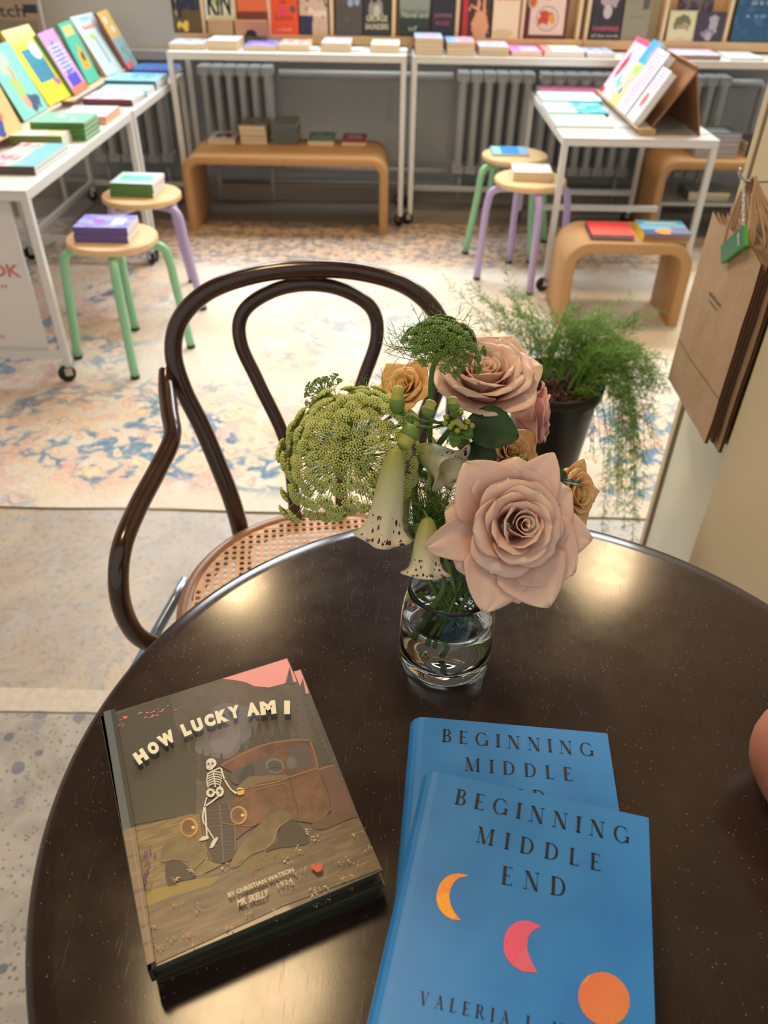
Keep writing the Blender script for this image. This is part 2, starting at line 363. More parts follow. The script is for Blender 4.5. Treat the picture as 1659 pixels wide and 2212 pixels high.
# pipes and radiators on the back wall
def radiator(x0, n, pitch, zt, zb, label, y=4.495):
    e=empty('radiator',(x0,y,0),0,label,'radiator','cast iron radiators along the back wall')
    for k in range(n):
        b=MB(); x=k*pitch+pitch/2; w=pitch*0.30
        for dy in(-0.045,0.045):
            b.tube([(x,dy,zb+0.03),(x,dy,zt-0.03)],w,8)
        b.box(x-pitch*0.46,x+pitch*0.46,-0.055,0.055,zt-0.045,zt); b.box(x-pitch*0.46,x+pitch*0.46,-0.055,0.055,zb,zb+0.045)
        b.build('radiator_section',rad_m,e,smooth=False,bevel=0.006)
    for z in (zt-0.025,zb+0.02):
        b=MB(); b.tube([(0.0,0,z),(n*pitch,0,z)],0.012,8); b.build('manifold',rad_m,e,True)
    for x in(pitch*0.7,n*pitch-pitch*0.7):
        b=MB(); b.tube([(x,0,zb+0.002),(x,0,0.0)],0.012,8); b.build('foot',rad_m,e,True)
    return e
radiator(-1.62,6,0.072,0.655,0.20,'grey cast iron radiator behind the left display tables')
radiator(-1.01,6,0.064,0.665,0.20,'grey cast iron radiator behind the left end of the long rattan bench')
radiator(0.31,6,0.066,0.655,0.17,'grey cast iron radiator right of the touching pair of white table legs')
radiator(0.73,8,0.066,0.655,0.17,'grey cast iron radiator behind the two stools on the right')
radiator(1.30,6,0.066,0.655,0.17,'grey cast iron radiator behind the right hand book easel')
def pipe(pts,r,label):
    b=MB(); b.tube(pts,r,10); o=b.build('heating_pipe',rad_m,None,True); tag(o,label,'pipe','heating pipes on the back wall')
pipe([(-0.60,4.50,0.628),(0.29,4.50,0.628)],0.02,'upper grey heating pipe running between the two middle radiators')
pipe([(-0.60,4.52,0.165),(0.29,4.52,0.165)],0.016,'lower grey heating pipe seen beneath the long rattan bench')
pipe([(1.70,4.50,0.62),(1.86,4.50,0.62),(1.88,4.50,0.60),(1.88,4.50,0.40),(1.90,4.50,0.38),(2.4,4.50,0.38)],0.02,'bent grey heating pipe beside the radiator at the right end')

# ------------------------------------------------------------ lamps over the table
def lamp(x,y,z,r,power,label):
    e=empty('ceiling_lamp',(x,y,z),0,label,'lamp','warm ceiling lamps')
    b=MB(); b.revolve([(0.001,0.16),(r*0.35,0.15),(r*0.8,0.1),(r*1.08,0.0),(r*1.06,-0.004),(r*0.78,0.09),(r*0.3,0.13),(0.001,0.14)],32); b.build('lamp_shade',mat('lamp_shade_metal',(60,55,50),0.4),e,True)
    b=MB(); b.tube([(0,0,0.16),(0,0,3.3-z)],0.006,6); b.build('cord',black_r,e,True)
    l=bpy.data.lights.new('lamp_light','AREA'); l.shape='DISK'; l.size=r*2; l.energy=power; l.color=(1.0,0.70,0.38)
    o=bpy.data.objects.new('lamp_light',l); C.objects.link(o); o.parent=e; o.location=(0,0,0.02)
lamp(1.27,3.30,3.0,0.19,30,'warm pendant lamp over the right side of the shop')
lamp(-0.82,3.00,2.95,0.15,17,'warm pendant lamp over the left side of the shop')
lamp(-0.44,0.98,2.8,0.26,21,'warm pendant lamp above the near side of the round table')

# ------------------------------------------------------------ racks, stools, benches
def caster(e, x, y, top, rz=0.4, r=0.029):
    b=MB(); M=Matrix.Translation((x,y,0))@Matrix.Rotation(rz,4,'Z')
    b.revolve([(0.0,top),(0.014,top),(0.016,top-0.006),(0.008,top-0.012),(0.0,top-0.012)],16,c=(x,y,0))
    for s in(-1,1): b.box(-0.016,0.008,s*0.013-0.0010,s*0.013+0.0010,r-.004,top-0.010,0,M)
    f=b.build('caster_fork',steel,e,False)
    w=MB(); c=M@V((-0.012,0,r)); ax=(M.to_3x3()@V((0,1,0)))
    w.revolve([(0.001,-0.009),(r-0.004,-0.009),(r,-0.006),(r,0.006),(r-0.004,0.009),(0.001,0.009)],24,c=c,axis=ax)
    w.build('wheel',black_r,f,True)
def rack(x0,x1,y0,y1,zt,label,group,rail_z=0.085,rails=('front','back','left'),tb=0.022,midz=None):
    zr=0.0062
    e=empty('display_table',((x0+x1)/2,(y0+y1)/2,zr),0,label,'table',group); zt-=zr
    X0,X1,Y0,Y1=x0-(x0+x1)/2,x1-(x0+x1)/2,y0-(y0+y1)/2,y1-(y0+y1)/2; k=0.024
    b=MB(); b.box(X0,X1,Y0,Y1,zt-0.006,zt); b.build('tabletop',white_metal,e,bevel=0.002)
    b=MB()
    b.box(X0,X1,Y0,Y0+k,zt-0.006-k,zt-0.006); b.box(X0,X1,Y1-k,Y1,zt-0.006-k,zt-0.006)
    b.box(X0,X0+k,Y0+k,Y1-k,zt-0.006-k,zt-0.006); b.box(X1-k,X1,Y0+k,Y1-k,zt-0.006-k,zt-0.006)
    b.build('top_frame',white_metal,e,bevel=0.002)
    for x in(X0,X1-k):
        for y in(Y0,Y1-k):
            b=MB(); b.box(x,x+k,y,y+k,0.062,zt-0.03); b.build('leg',white_metal,e,bevel=0.002)
            caster(e,x+k/2,y+k/2,0.062,random.uniform(-1,1))
    def rl(nm,*a):
        b=MB(); b.box(*a); b.build('lower_rail',white_metal,e,bevel=0.002)
    if 'front' in rails: rl('f',X0+k,X1-k,Y0,Y0+k,rail_z,rail_z+k)
    if 'back' in rails: rl('b',X0+k,X1-k,Y1-k,Y1,rail_z,rail_z+k)
    if 'left' in rails: rl('l',X0,X0+k,Y0+k,Y1-k,rail_z,rail_z+k)
    if 'right' in rails: rl('r',X1-k,X1,Y0+k,Y1-k,rail_z,rail_z+k)
    if 'mid' in rails: rl('m',X0+k,X1-k,-0.012,0.012,rail_z+0.06,rail_z+0.084)
    return e
rack(-1.70,-1.08,2.355,3.485,0.634,'white castered display table nearest on the left, with the pink-lettered board in its front','white castered display tables',rails=('front','left'))
rack(-1.66,-1.074,3.50,4.425,0.634,'white castered display table at the far left, behind the nearer left one','white castered display tables')
rack(-1.052,0.045,4.06,4.43,0.774,'taller white table behind the long rattan bench, under the left row of books','tall white tables along the windows',rails=())
rack(0.072,2.25,4.10,4.43,0.768,'taller white table behind the right hand display table, under the right row of books','tall white tables along the windows',rails=('back',))
rack(0.645,1.245,3.235,4.205,0.6175,'white castered display table on the right carrying the wooden book easel','white castered display tables',rails=('back','mid'),rail_z=0.14)

def stool(c, zt, base, col, label, fr=0.2, sr=0.148):
    e=empty('round_stool',(c[0],c[1],0.0062),0,label,'stool','round wooden stools with painted legs'); zt-=0.0062
    b=MB(); b.revolve([(0.001,zt-0.022),(sr-0.004,zt-0.022),(sr,zt-0.018),(sr,zt-0.004),(sr-0.004,zt),(0.001,zt)],110); b.build('seat',birch_m,e)
    for k in range(4):
        a=R(base+90*k); d=V((math.cos(a),math.sin(a),0))
        pts=spline([d*(sr*0.25)+V((0,0,zt-0.0375)),d*(sr*0.8)+V((0,0,zt-0.0375)),d*(sr*1.08)+V((0,0,zt-0.055)),d*(sr*1.17)+V((0,0,zt-0.11)),d*(sr*1.20)+V((0,0,zt-0.16)),d*fr+V((0,0,0.008))],7)
        b=MB(); b.tube(pts,0.0152,14); lg=b.build('leg',col,e,True)
        b=MB(); b.tube([d*fr+V((0,0,0.001)),d*fr+V((0,0,0.012))],0.016,12); b.build('foot_cap',black_r,lg,True)
green_leg=mat('mint_green_paint',(142,200,158),0.3); lav_leg=mat('lavender_paint',(184,166,214),0.3)
stool((-0.935,2.585),0.43,15,green_leg,'round wooden stool with mint green legs in front, holding the purple boxed books')
stool((-0.966,3.075),0.43,65,lav_leg,'round wooden stool with lavender legs behind the left green-legged one',fr=0.22)
stool((0.563,3.385),0.43,187,lav_leg,'round wooden stool with lavender legs in front of the right green-legged one',fr=0.19)
stool((0.545,3.78),0.43,115,green_leg,'round wooden stool with mint green legs at the right, behind a lavender-legged stool',fr=0.22)

def bench(x0,x1,y0,y1,zt,label,rz=0,T=0.042,rad=0.085,pos=None):
    cx,cy=(x0+x1)/2,(y0+y1)/2; e=empty('rattan_bench',(cx,cy,0.0062),rz,label,'bench','arched rattan benches'); zt-=0.0062
    hx,hy=(x1-x0)/2,(y1-y0)/2
    def prof(off):
        r=max(0.01,rad-off); P=[(-hx+off,0.0)]
        for k in range(9):
            a=math.pi-k*math.pi/16; P.append((-hx+off+r+math.cos(a)*r, zt-off-r+math.sin(a)*r))
        for k in range(9):
            a=math.pi/2-k*math.pi/16; P.append((hx-off-r+math.cos(a)*r, zt-off-r+math.sin(a)*r))
        P.append((hx-off,0.0)); return P
    A,B=prof(0),prof(T); b=MB(); k=0.006
    loop=[]
    rows=[]
    for (ax,az),(bx,bz) in zip(A,B):
        ox,oz=(bx-ax)*0.15,(bz-az)*0.15
        rows.append([V((ax+ox,-hy,az+oz)),V((ax,-hy+k,az)),V((ax,hy-k,az)),V((ax+ox,hy,az+oz)),V((bx-ox,hy,bz-oz)),V((bx,hy-k,bz)),V((bx,-hy+k,bz)),V((bx-ox,-hy,bz-oz))])
    b.grid(rows,cv=True); b.face(rows[0]); b.face(list(reversed(rows[-1])))
    b.build('bench_body',rattan_m,e,True)
bench(-1.024,-0.030,3.932,4.105+0.2,0.365,'long low rattan bench under the left white window table')
bench(0.650,1.135,2.900,3.165,0.330,'small rattan bench in front at the right, holding the red book',rad=0.095)
bench(1.262,2.15,3.93,4.30,0.380,'rattan bench at the far right behind the display table legs')
# shelf with a blurred stack inside the far right bench
e=empty('low_shelf',(1.65,4.13,0),0,'thin grey shelf inside the rattan bench at the far right','shelf')
b=MB(); b.box(-0.36,0.36,-0.15,0.15,0.16,0.175); b.build('shelf_board',rad_m,e)
for s in(-1,1):
    b=MB(); b.box(s*0.33-0.01,s*0.33+0.01,-0.14,0.14,0,0.16); b.build('bracket',rad_m,e)

# ------------------------------------------------------------ lettering
_tc={}
def text_tris(body, bold=0.0, spacing=1.0):
    key=(body,bold,spacing)
    if key in _tc: return _tc[key]
    cu=bpy.data.curves.new('t','FONT'); cu.body=body; cu.size=1.0; cu.offset=bold; cu.space_character=spacing; cu.resolution_u=3
    o=bpy.data.objects.new('t',cu); C.objects.link(o)
    dg=bpy.context.evaluated_depsgraph_get(); dg.update(); me=bpy.data.meshes.new_from_object(o.evaluated_get(dg))
    vs=[(v.co.x,v.co.y) for v in me.vertices]; fs=[tuple(p.vertices) for p in me.polygons]
    bpy.data.objects.remove(o); bpy.data.curves.remove(cu); bpy.data.meshes.remove(me)
    if vs:
        xa=min(v[0] for v in vs); xb=max(v[0] for v in vs); ya=min(v[1] for v in vs); yb=max(v[1] for v in vs)
        vs=[((x-xa)/max(1e-6,xb-xa),(y-ya)/max(1e-6,yb-ya)) for x,y in vs]
    _tc[key]=(vs,fs); return _tc[key]
def put_text(mb, body, fn, mi, bold=0.0):
    """fn maps 0..1,0..1 of the text block to a point"""
    vs,fs=text_tris(body,bold); b=len(mb.v)
    mb.v += [tuple(fn(x,y)) for x,y in vs]
    for f in fs: mb.f.append(tuple(b+i for i in f)); mb.m.append(mi); mb.uv.append([(0,0)]*len(f))

# ------------------------------------------------------------ books
cols={}
def flat(rgb,rough=0.45): return mat('ink_%d_%d_%d'%rgb,rgb,rough)
def book(M, W,H,T, cover, spine, label, group=None, name='book', texts=(), pages=None, hard=True, cat='book', rnd=False, parts=True):
    """local x spine->fore edge, y bottom->top, z back->front; M places it"""
    e=bpy.data.objects.new(name,None); C.objects.link(e); e.empty_display_size=0.02
    e.matrix_world=M; tag(e,label,cat,group)
    bt=0.0022 if hard else 0.0006; ins=0.0035 if hard else 0.0004
    mats=[cover, flat(spine,0.45) if isinstance(spine,tuple) else spine]
    b=MB()
    b.box(0,W,0,H,T-bt,T,0,topuv=True)
    b.box(0,W,0,H,0,bt,1)
    if rnd:
        rows=[]
        for k in range(9):
            a=math.pi/2+k*math.pi/8; bul=T*0.42
            rows.append([V((math.cos(a)*bul,y,T/2+math.sin(a)*T/2)) for y in (0,H)]+[V((math.cos(a)*(bul-0.0012),y,T/2+math.sin(a)*(T/2-0.0012))) for y in (H,0)])
        b.grid(rows,1,cv=True)
    else: b.box(-0.0004,bt,0,H,0,T,1)
    for tx in texts:
        body,u0,u1,v0,v1,col=tx[:6]; mi=len(mats); mats.append(flat(col,0.4)); bold=tx[6] if len(tx)>6 else 0.0
        put_text(b,body,lambda x,y:(( u0+(u1-u0)*x)*W,(v0+(v1-v0)*y)*H,T+0.00025),mi,bold)
    b.build('cover',mats,e)
    p=MB(); p.box(0.001,W-ins,ins,H-ins,bt,T-bt); p.build('page_block',pages or page_m,e)
    return e
def frame(o,ex,ey):
    ex=V(ex).normalized(); ey=V(ey); ey=(ey-ex*ey.dot(ex)).normalized(); ez=ex.cross(ey); o=V(o)
    return Matrix(((ex.x,ey.x,ez.x,o.x),(ex.y,ey.y,ez.y,o.y),(ex.z,ey.z,ez.z,o.z),(0,0,0,1)))
def rotd(v,deg):
    a=R(deg); return V((v[0]*math.cos(a)-v[1]*math.sin(a),v[0]*math.sin(a)+v[1]*math.cos(a),0))
ORD={1:['only one'],2:['top','bottom'],3:['top','middle','bottom'],4:['topmost','second from top','third from top','bottom'],5:['topmost','second from top','middle','fourth from top','bottom'],6:['topmost','second from top','third from top','fourth from top','fifth from top','bottom']}
def stack(x,y,z,w,d,n,T,facing,cover,spine,desc,where,group,rz=0,jit=1.5,pages=None,hard=False,texts=(),under=None,name='book'):
    """x,y = front left corner; w across, d deep; facing spine|tail|fore ; book 0 lies at the bottom"""
    for i in range(n):
        ang=rz+random.uniform(-jit,jit); o=V((x+random.uniform(-.002,.002),y+random.uniform(-.002,.002),z+i*T))
        X=rotd((1,0),ang); Yv=rotd((0,1),ang)
        if facing=='spine': M=frame(o+X*w,Yv,-X); W,H=d,w
        elif facing=='tail': M=frame(o,X,Yv); W,H=w,d
        else: M=frame(o+Yv*d,-Yv,X); W,H=d,w
        top=i==n-1
        lab='%s, %s, %s'%(desc,(ORD[n][n-1-i]+' of its stack') if n>1 else 'lying singly',where)
        if n==1: lab='%s, %s'%(desc,where)
        book(M,W,H,T-0.0002,cover if top or under is None else under,spine,lab,group,name,texts if top else (),pages,hard)

sh='paperbacks stacked on the window tables'
Z1,Z2=0.7744,0.7684
def shelf(px0,px1,py,n,T,facing,cover,spine,desc,where,**k):
    z=Z1 if (px0+px1)/2<885 else Z2
    A,B=at_y(px0,py,4.125),at_y(px1,py,4.125)
    stack(A.x,4.125,z,B.x-A.x,k.pop('d',0.205),n,T,facing,cover,spine,desc,where,sh,**k)
a1=art('pale_sea',(206,224,232),[('noise',4,0.55,(236,170,176)),('noise',7,0.58,(150,180,210))])
shelf(366,440,108,1,0.024,'tail',a1,(140,90,80),'pale blue and pink paperback','at the left end of the window table')
shelf(450,515,110,1,0.040,'tail',art('white_cover',(226,240,238),[('ell',.5,.6,.3,.2,(200,224,230))]),(230,235,235),'thick paperback with a white cover','second pile from the left on the window table')
shelf(526,596,112,1,0.022,'tail',art('violet_cover',(150,150,236),[('noise',3,0.5,(110,120,230)),('rect',.5,.2,.3,.08,(220,160,230))]),(90,90,160),'violet-blue paperback','third pile from the left on the window table')
shelf(602,668,114,1,0.028,'tail',art('rosy_cover',(238,214,204),[('noise',5,0.5,(240,150,150)),('noise',8,0.6,(240,220,140))]),(220,180,170),'cream paperback with rosy cover','fourth pile from the left on the window table')
shelf(694,756,115,2,0.019,'tail',art('lilac_cover',(200,202,236),[('noise',6,0.5,(226,228,244))]),(190,160,120),'pale lilac paperback','left of the dark haired title VIGIL')
shelf(800,862,117,2,0.017,'tail',art('mint_cover',(190,226,190),[('noise',6,0.5,(226,244,226))]),(180,200,170),'mint green paperback','at the right end of the left window table')
shelf(896,956,120,4,0.0172,'tail',art('blue_pink',(166,190,226),[('rect',.5,.4,.3,.2,(236,160,170))]),(150,60,60),'red-spined blue-pink paperback','tallest pile on the window tables')
shelf(964,1024,121,3,0.0185,'tail',art('sky_cover',(130,176,232),[('rect',.7,.4,.3,.5,(240,160,170)),('noise',5,.6,(200,220,240))]),(110,80,60),'paperback with blue and pink cover','right beside the tallest pile')
shelf(1033,1098,122,2,0.020,'tail',art('periwinkle',(170,190,236),[('noise',5,0.52,(240,196,170))]),(150,110,80),'paperback with periwinkle cover','second pile right of the tallest one')
shelf(1104,1170,123,1,0.022,'tail',art('hot_pink',(236,130,200),[('rect',.65,.5,.3,.4,(196,190,236))]),(170,60,50),'pink and lilac paperback','third pile right of the tallest one')
shelf(1176,1262,124,1,0.026,'tail',art('rainbow_pale',(224,238,236),[('rect',.1,.5,.12,.6,(250,140,160)),('noise',4,.55,(236,236,180))]),(230,90,100),'white paperback with rainbow pastel cover','left of the easel on the window table',pages=page_w)
shelf(1268,1330,125,1,0.020,'tail',art('slate_pale',(200,206,222),[('noise',5,.5,(150,170,210))]),(110,120,140),'pale slate paperback','directly behind the easel books',pages=page_w)
shelf(1452,1556,129,1,0.020,'tail',art('lilac_white',(216,206,238),[('noise',3,.55,(180,200,236))]),(150,130,120),'large lilac-white magazine book','right of the easel on the window table',pages=mat('brown_edge',(150,130,118),.7))
shelf(1578,1652,126,1,0.012,'tail',art('ice_white',(214,234,240),[]),(220,230,235),'thin ice white paperback','at the far right end of the window table',pages=page_w)
b=MB()
for i,(px,py) in enumerate(((770,113),(868,114),(674,115))):
    A=at_y(px,py,4.16); bb=MB(); bb.box(-0.025,0.025,0,0.06,0,0.012); 
    o=bb.build('folded_card',mat('white_card',(226,232,240),.5),None); o.location=(A.x,4.14,Z1+0.0003); tag(o,['small white card right of the lilac paperbacks','small white card right of the mint green paperbacks','small white card left of the lilac paperbacks'][i],'card','small white cards on the window table')

# face out display behind the stacks
DY=4.335
e=empty('book_display_rack',(-0.15,4.42,0.77),0,'light cardboard book display rack along the window, left part','display rack','cardboard display racks')
def card_rack(e,x0,x1,posts,ledges):
    b=MB(); b.box(x0,x1,0.012,0.022,0.0,0.50); b.build('back_board',card_m,e)
    for lx0,lx1,lz in ledges:
        b=MB(); b.box(lx0,lx1,-0.075,0.012,lz-0.008,lz); b.box(lx0,lx1,-0.079,-0.075,lz-0.034 if lz>0.034 else 0,lz+0.004); b.build('ledge',card_m,e,bevel=0.001)
    for x in posts:
        b=MB(); b.box(x-0.010,x+0.010,-0.06,0.012,0.0,0.5); b.box(x-0.004,x+0.004,-0.064,-0.06,0.0,0.5,1); b.build('post',[card_m,mat('cream_strip',(232,214,184),.6)],e)
def dx(px): return at_y(px,70,DY).x
card_rack(e,dx(385)+0.15,dx(1262)+0.15,[dx(p)+0.15 for p in(440,508,582,716,850,987,1128,1250)],[(dx(385)+0.15,dx(1262)+0.15,0.042)])
e=empty('book_display_rack',(1.15,4.42,0.77),0,'light cardboard book display rack along the window, right part','display rack','cardboard display racks')
card_rack(e,dx(1264)-1.15,dx(1402)-1.15,[dx(p)-1.15 for p in(1268,)],[(dx(1264)-1.15,dx(1402)-1.15,0.042)])
e=empty('book_display_rack',(1.55,4.42,0.77),0,'light cardboard book display rack at the right end, right of the cream curtain strip','display rack','cardboard display racks')
card_rack(e,dx(1432)-1.55,dx(1760)-1.55,[dx(p)-1.55 for p in(1434,1572)],[(dx(1432)-1.55,dx(1760)-1.55,0.042)])
b=MB()
for k in range(24): b.box(-0.045+k*0.004,-0.0415+k*0.004,0.002*math.sin(k*1.4),0.002*math.sin(k*1.4)+0.004,0,0.8)
o=b.build('curtain',mat('cream_cloth',(238,222,186),.7),None,True); o.location=(dx(1418),4.44,0.775); tag(o,'narrow cream curtain strip hanging between the two right hand display racks','curtain')
fg='books standing face out in the window display'
def face(px0,px1,py,cover,texts,label,Y=DY,Hh=0.235,T=0.02,lean=6,spine=(60,50,50),z=None):
    A,B=at_y(px0,py,Y),at_y(px1,py,Y); zz=A.z if z is None else z
    ex=V((1,0,0)); ey=V((0,math.sin(R(lean)),math.cos(R(lean)))); n=ex.cross(ey)
    book(frame(V((A.x,Y,zz))-n*T+V((0,T,0)),ex,ey),B.x-A.x,Hh,T,cover,spine,label,fg,texts=texts,hard=False)
ZL=0.8125
K=(16,16,18); CRm=(236,224,200)
face(375,436,72,art('night_moon',(34,40,62),[('noise',4,.55,(70,60,60)),('rect',.5,.2,.5,.2,(96,76,44)),('blob',.2,.42,.08,.22,(240,214,110)),('ell',.25,.45,.10,.22,(34,40,62)),('blob',.35,.13,.2,.06,(240,200,90))]),[],'dark blue book with yellow crescents, first face-out book at left',lean=3,z=0.815)
face(443,505,48,art('kin_cover',(222,226,204),[('ell',.5,.55,.3,.25,(150,180,130)),('noise',5,.62,(190,90,80))]),[('KIN',.1,.9,.10,.62,K,.03)],'cream book with tall black letters KIN, above a cardboard box',z=0.87,Hh=.2)
face(513,579,46,art('desert_sunset',(120,180,150),[('grad',.75,.35,(232,150,90)),('blob',.5,.3,.6,.2,(226,110,60)),('rect',.5,.08,.6,.1,(120,60,44))]),[],'book with orange desert and teal sky, third face-out from left',z=0.872,Hh=.2)
o_=(232,84,40)
face(585,645,88,art('orange_cover',o_,[('ell',.25,.72,.2,.08,(200,50,90)),('ell',.75,.72,.2,.08,(200,50,90)),('ell',.25,.69,.13,.045,(240,210,200)),('ell',.75,.69,.13,.045,(240,210,200)),('ell',.82,.45,.10,.06,(100,90,80)),('ell',.45,.42,.10,.07,(220,60,130))]),[('Death',.15,.85,.86,.97,(120,16,30)),('de',.35,.6,.54,.62,(120,16,30)),('Lasta',.2,.8,.27,.37,(120,16,30)),('a novel',.25,.75,.08,.14,(240,190,170))],'bright orange book with two crying eyes on its cover',z=ZL)
face(648,708,88,art('wedding_cover',(210,184,160),[('noise',5,.6,(90,96,130)),('rect',.2,.15,.25,.2,(44,50,84)),('ell',.16,.92,.1,.07,(90,130,190))]),[('Wedding',.06,.94,.60,.80,(56,50,90),.01),('People',.35,.95,.30,.48,(240,236,230),.02)],'beige book with navy script lettering, right of the orange one',z=ZL)
face(726,782,90,art('grey_night',(84,78,74),[('ell',.55,.58,.11,.07,(150,170,200)),('ell',.8,.60,.11,.07,(150,170,200)),('noise',5,.62,(104,96,88))]),[('IT WILL COME',.05,.95,.84,.90,(232,180,60),.01),('BACK TO YOU',.05,.95,.76,.82,(232,180,60),.01)],'dark grey book with two yellow title lines',z=ZL)
face(785,842,90,art('vigil_cover',(48,48,54),[('blob',.45,.5,.25,.16,(150,146,140)),('ell',.5,.45,.12,.1,(196,190,180))]),[('VIGIL',.04,.96,.66,.98,(222,214,196),.02),('GEORGE',.1,.9,.27,.37,(216,206,180),.02),('SAUNDERS',.06,.94,.13,.23,(216,206,180),.02)],'black book with pale title VIGIL and a smoky shape',z=ZL)
face(862,926,93,art('moor_cover',(140,152,142),[('grad',.55,.30,(48,58,56)),('ell',.55,.75,.2,.04,(90,100,96))]),[('Dever Said',.08,.92,.88,.97,(190,70,70)),('Novel and',.08,.95,.34,.44,(200,206,196)),('of',.3,.6,.12,.2,(200,206,196))],'grey-green misty landscape book right of the VIGIL one',z=ZL,T=.025)
face(931,979,82,art('dark_navy',(40,44,60),[('ell',.3,.78,.12,.1,(150,150,150))]),[('JASMINE',.1,.9,.34,.42,(196,110,120)),('ROSE',.2,.8,.22,.29,(196,80,90))],'dark navy book with pink author lettering',z=ZL)
face(997,1057,86,art('hand_cover',(70,42,44),[('rect',.08,.5,.1,.6,(190,40,60)),('blob',.65,.2,.3,.3,(216,160,120)),('blob',.45,.55,.22,.04,(216,160,120)),('ell',.75,.55,.05,.18,(216,160,120)),('ell',.55,.58,.05,.16,(216,160,120))]),[('EVIL',.25,.75,.84,.97,(240,200,80),.03),('GENIUS',.1,.92,.68,.80,(240,200,80),.03)],'red and dark book with a hand below yellow title letters',z=ZL)
face(1061,1118,95,art('clutch_cover',(230,214,184),[('ell',.4,.1,.4,.08,(210,196,150))]),[('Clutch',.05,.95,.66,.90,(196,50,66),.02)],'cream book with red title Clutch',z=ZL)
face(1134,1222,98,art('plum_cookbook',(222,200,192),[('rect',.03,.5,.05,.6,(98,34,52)),('rect',.97,.5,.05,.6,(98,34,52)),('rect',.5,.02,.5,.06,(98,34,52)),('ell',.5,.36,.28,.22,(150,140,136)),('ell',.5,.36,.26,.20,(214,196,188)),('blob',.45,.38,.17,.13,(190,70,44)),('blob',.62,.34,.09,.09,(220,150,70)),('ell',.12,.66,.12,.14,(190,180,130)),('ell',.12,.66,.08,.1,(196,90,50)),('ell',.5,.8,.11,.12,(70,64,62)),('blob',.8,.8,.13,.04,(140,160,110))]),[],'large pale pink cookbook with plum border and bowls of food',z=ZL,T=.03)
face(1274,1340,84,art('vampire_cover',(50,46,54),[('blob',.55,.75,.3,.2,(176,160,170)),('ell',.5,.5,.14,.12,(196,184,190)),('blob',.2,.9,.3,.1,(40,36,40))]),[('VAMPIRES',.06,.94,.17,.25,(196,84,120),.02),('of the north',.06,.94,.06,.12,(214,200,206))],'black and pink book left of the grey photo book',z=ZL)
face(1343,1400,78,art('grey_photo',(146,142,126),[('grad',.6,.95,(120,118,106)),('rect',.8,.75,.12,.2,(90,88,84)),('rect',.5,.42,.3,.01,(120,118,104))]),[],'grey photographic book left of the cream curtain strip',z=ZL)
face(1462,1536,60,art('dusky_purple',(74,58,76),[('noise',6,.5,(110,100,110))]),[],'dusky purple book standing behind two smaller books',Y=DY+0.04,z=0.83,Hh=.2)
face(1440,1502,86,art('botanical',(198,196,156),[('rect',.5,.5,.42,.45,(214,210,172)),('blob',.5,.62,.3,.24,(112,116,84)),('blob',.52,.5,.2,.12,(170,150,120))]),[('flora',.4,.6,.1,.15,(110,110,80))],'small olive-cream botanical book',z=ZL,Hh=.128,Y=DY-0.005)
face(1500,1562,86,art('dark_figure',(66,62,78),[('blob',.6,.62,.16,.3,(170,166,176)),('blob',.45,.3,.28,.12,(140,134,146)),('ell',.5,.2,.12,.14,(180,170,180))]),[],'dark violet book with a pale figure right of the botanical one',z=ZL,Hh=.125,Y=DY-0.008)
face(1580,1680,90,art('ocean_blue',(44,84,124),[('noise',4,.55,(60,104,146)),('grad',.3,.0,(40,92,120))]),[('G E N E R A',.3,1.2,.66,.72,(210,220,230)),('A  V O Y A G E',.22,1.2,.44,.49,(190,206,220))],'blue book with spaced white capitals at the right end',z=ZL)
# open box faces under the raised books
for px0,px1,lab,rgb in((455,508,'tan cardboard book box below the KIN book',(176,140,104)),(513,579,'brown box with a half round finger notch below the desert book',(188,136,100))):
    A,B=at_y(px0,80,DY+.01),at_y(px1,80,DY+.01); wd=B.x-A.x; b=MB()
    b.box(0,wd,0.001,0.05,0,0.062,0); 
    if px0==513:
        P=[(wd*0.5+math.cos(math.pi*k/16)*0.028,-0.0008,math.sin(math.pi*k/16)*0.026) for k in range(17)]; b.face(P,1)
    o=b.build('cardboard_box',[mat('box_%d'%px0,rgb,.6),black_r],None,bevel=0.001); o.location=(A.x,DY-0.03,0.813); tag(o,lab,'box')

# ---------------- leaning books on the left tables
def easel_left(y0,y1,x,zt,label):
    e=empty('book_easel',(x,(y0+y1)/2,zt),0,label,'easel','wooden book easels'); h=(y1-y0)/2
    b=MB(); b.box(-0.055,0.02,-h,h,0.0245,0.0285); b.build('ledge',birch_m,e,bevel=0.001)
    b=MB(); b.box(0.016,0.021,-h,h,0.0285,0.037); b.build('front_lip',white_metal,e,bevel=0.001)
    s=MB(); M=Matrix.Translation((-0.062,0,0.028))@Matrix.Rotation(R(-24),4,'Y'); s.box(-0.004,0.0,-h+.01,h-.01,0,0.2,0,M); s.build('back_board',birch_m,e)
    for yy in(-h*0.85,0,h*0.85):
        b=MB(); b.box(-0.15,0.0,yy-0.004,yy+0.004,0.0005,0.0245); b.build('foot',card_m,e)
easel_left(2.55,3.44,-1.362,0.634,'wooden easel ledge under the leaning picture books on the near left table')
easel_left(3.53,4.42,-1.340,0.634,'wooden easel ledge under the leaning picture books on the far left table')
lg='picture books leaning on the left easels'
def lean(p1,p2,tp,T,cover,spine,label,texts=(),dH=None,z=0.6665,X=None):
    A,B=at_z(*p1,z),at_z(*p2,z); ex=(B-A); Wd=ex.length
    t=at_y(*tp,B.y); 
    up=t-B; Hh=up.length if dH is None else dH
    M=frame(A,ex,up); n=M.to_3x3()@V((0,0,1)); M.translation=A-n*T*0
    M=frame(A-n*T,ex,up)
    book(M,Wd,Hh,T,cover,spine,label,lg,texts=texts,hard=True)
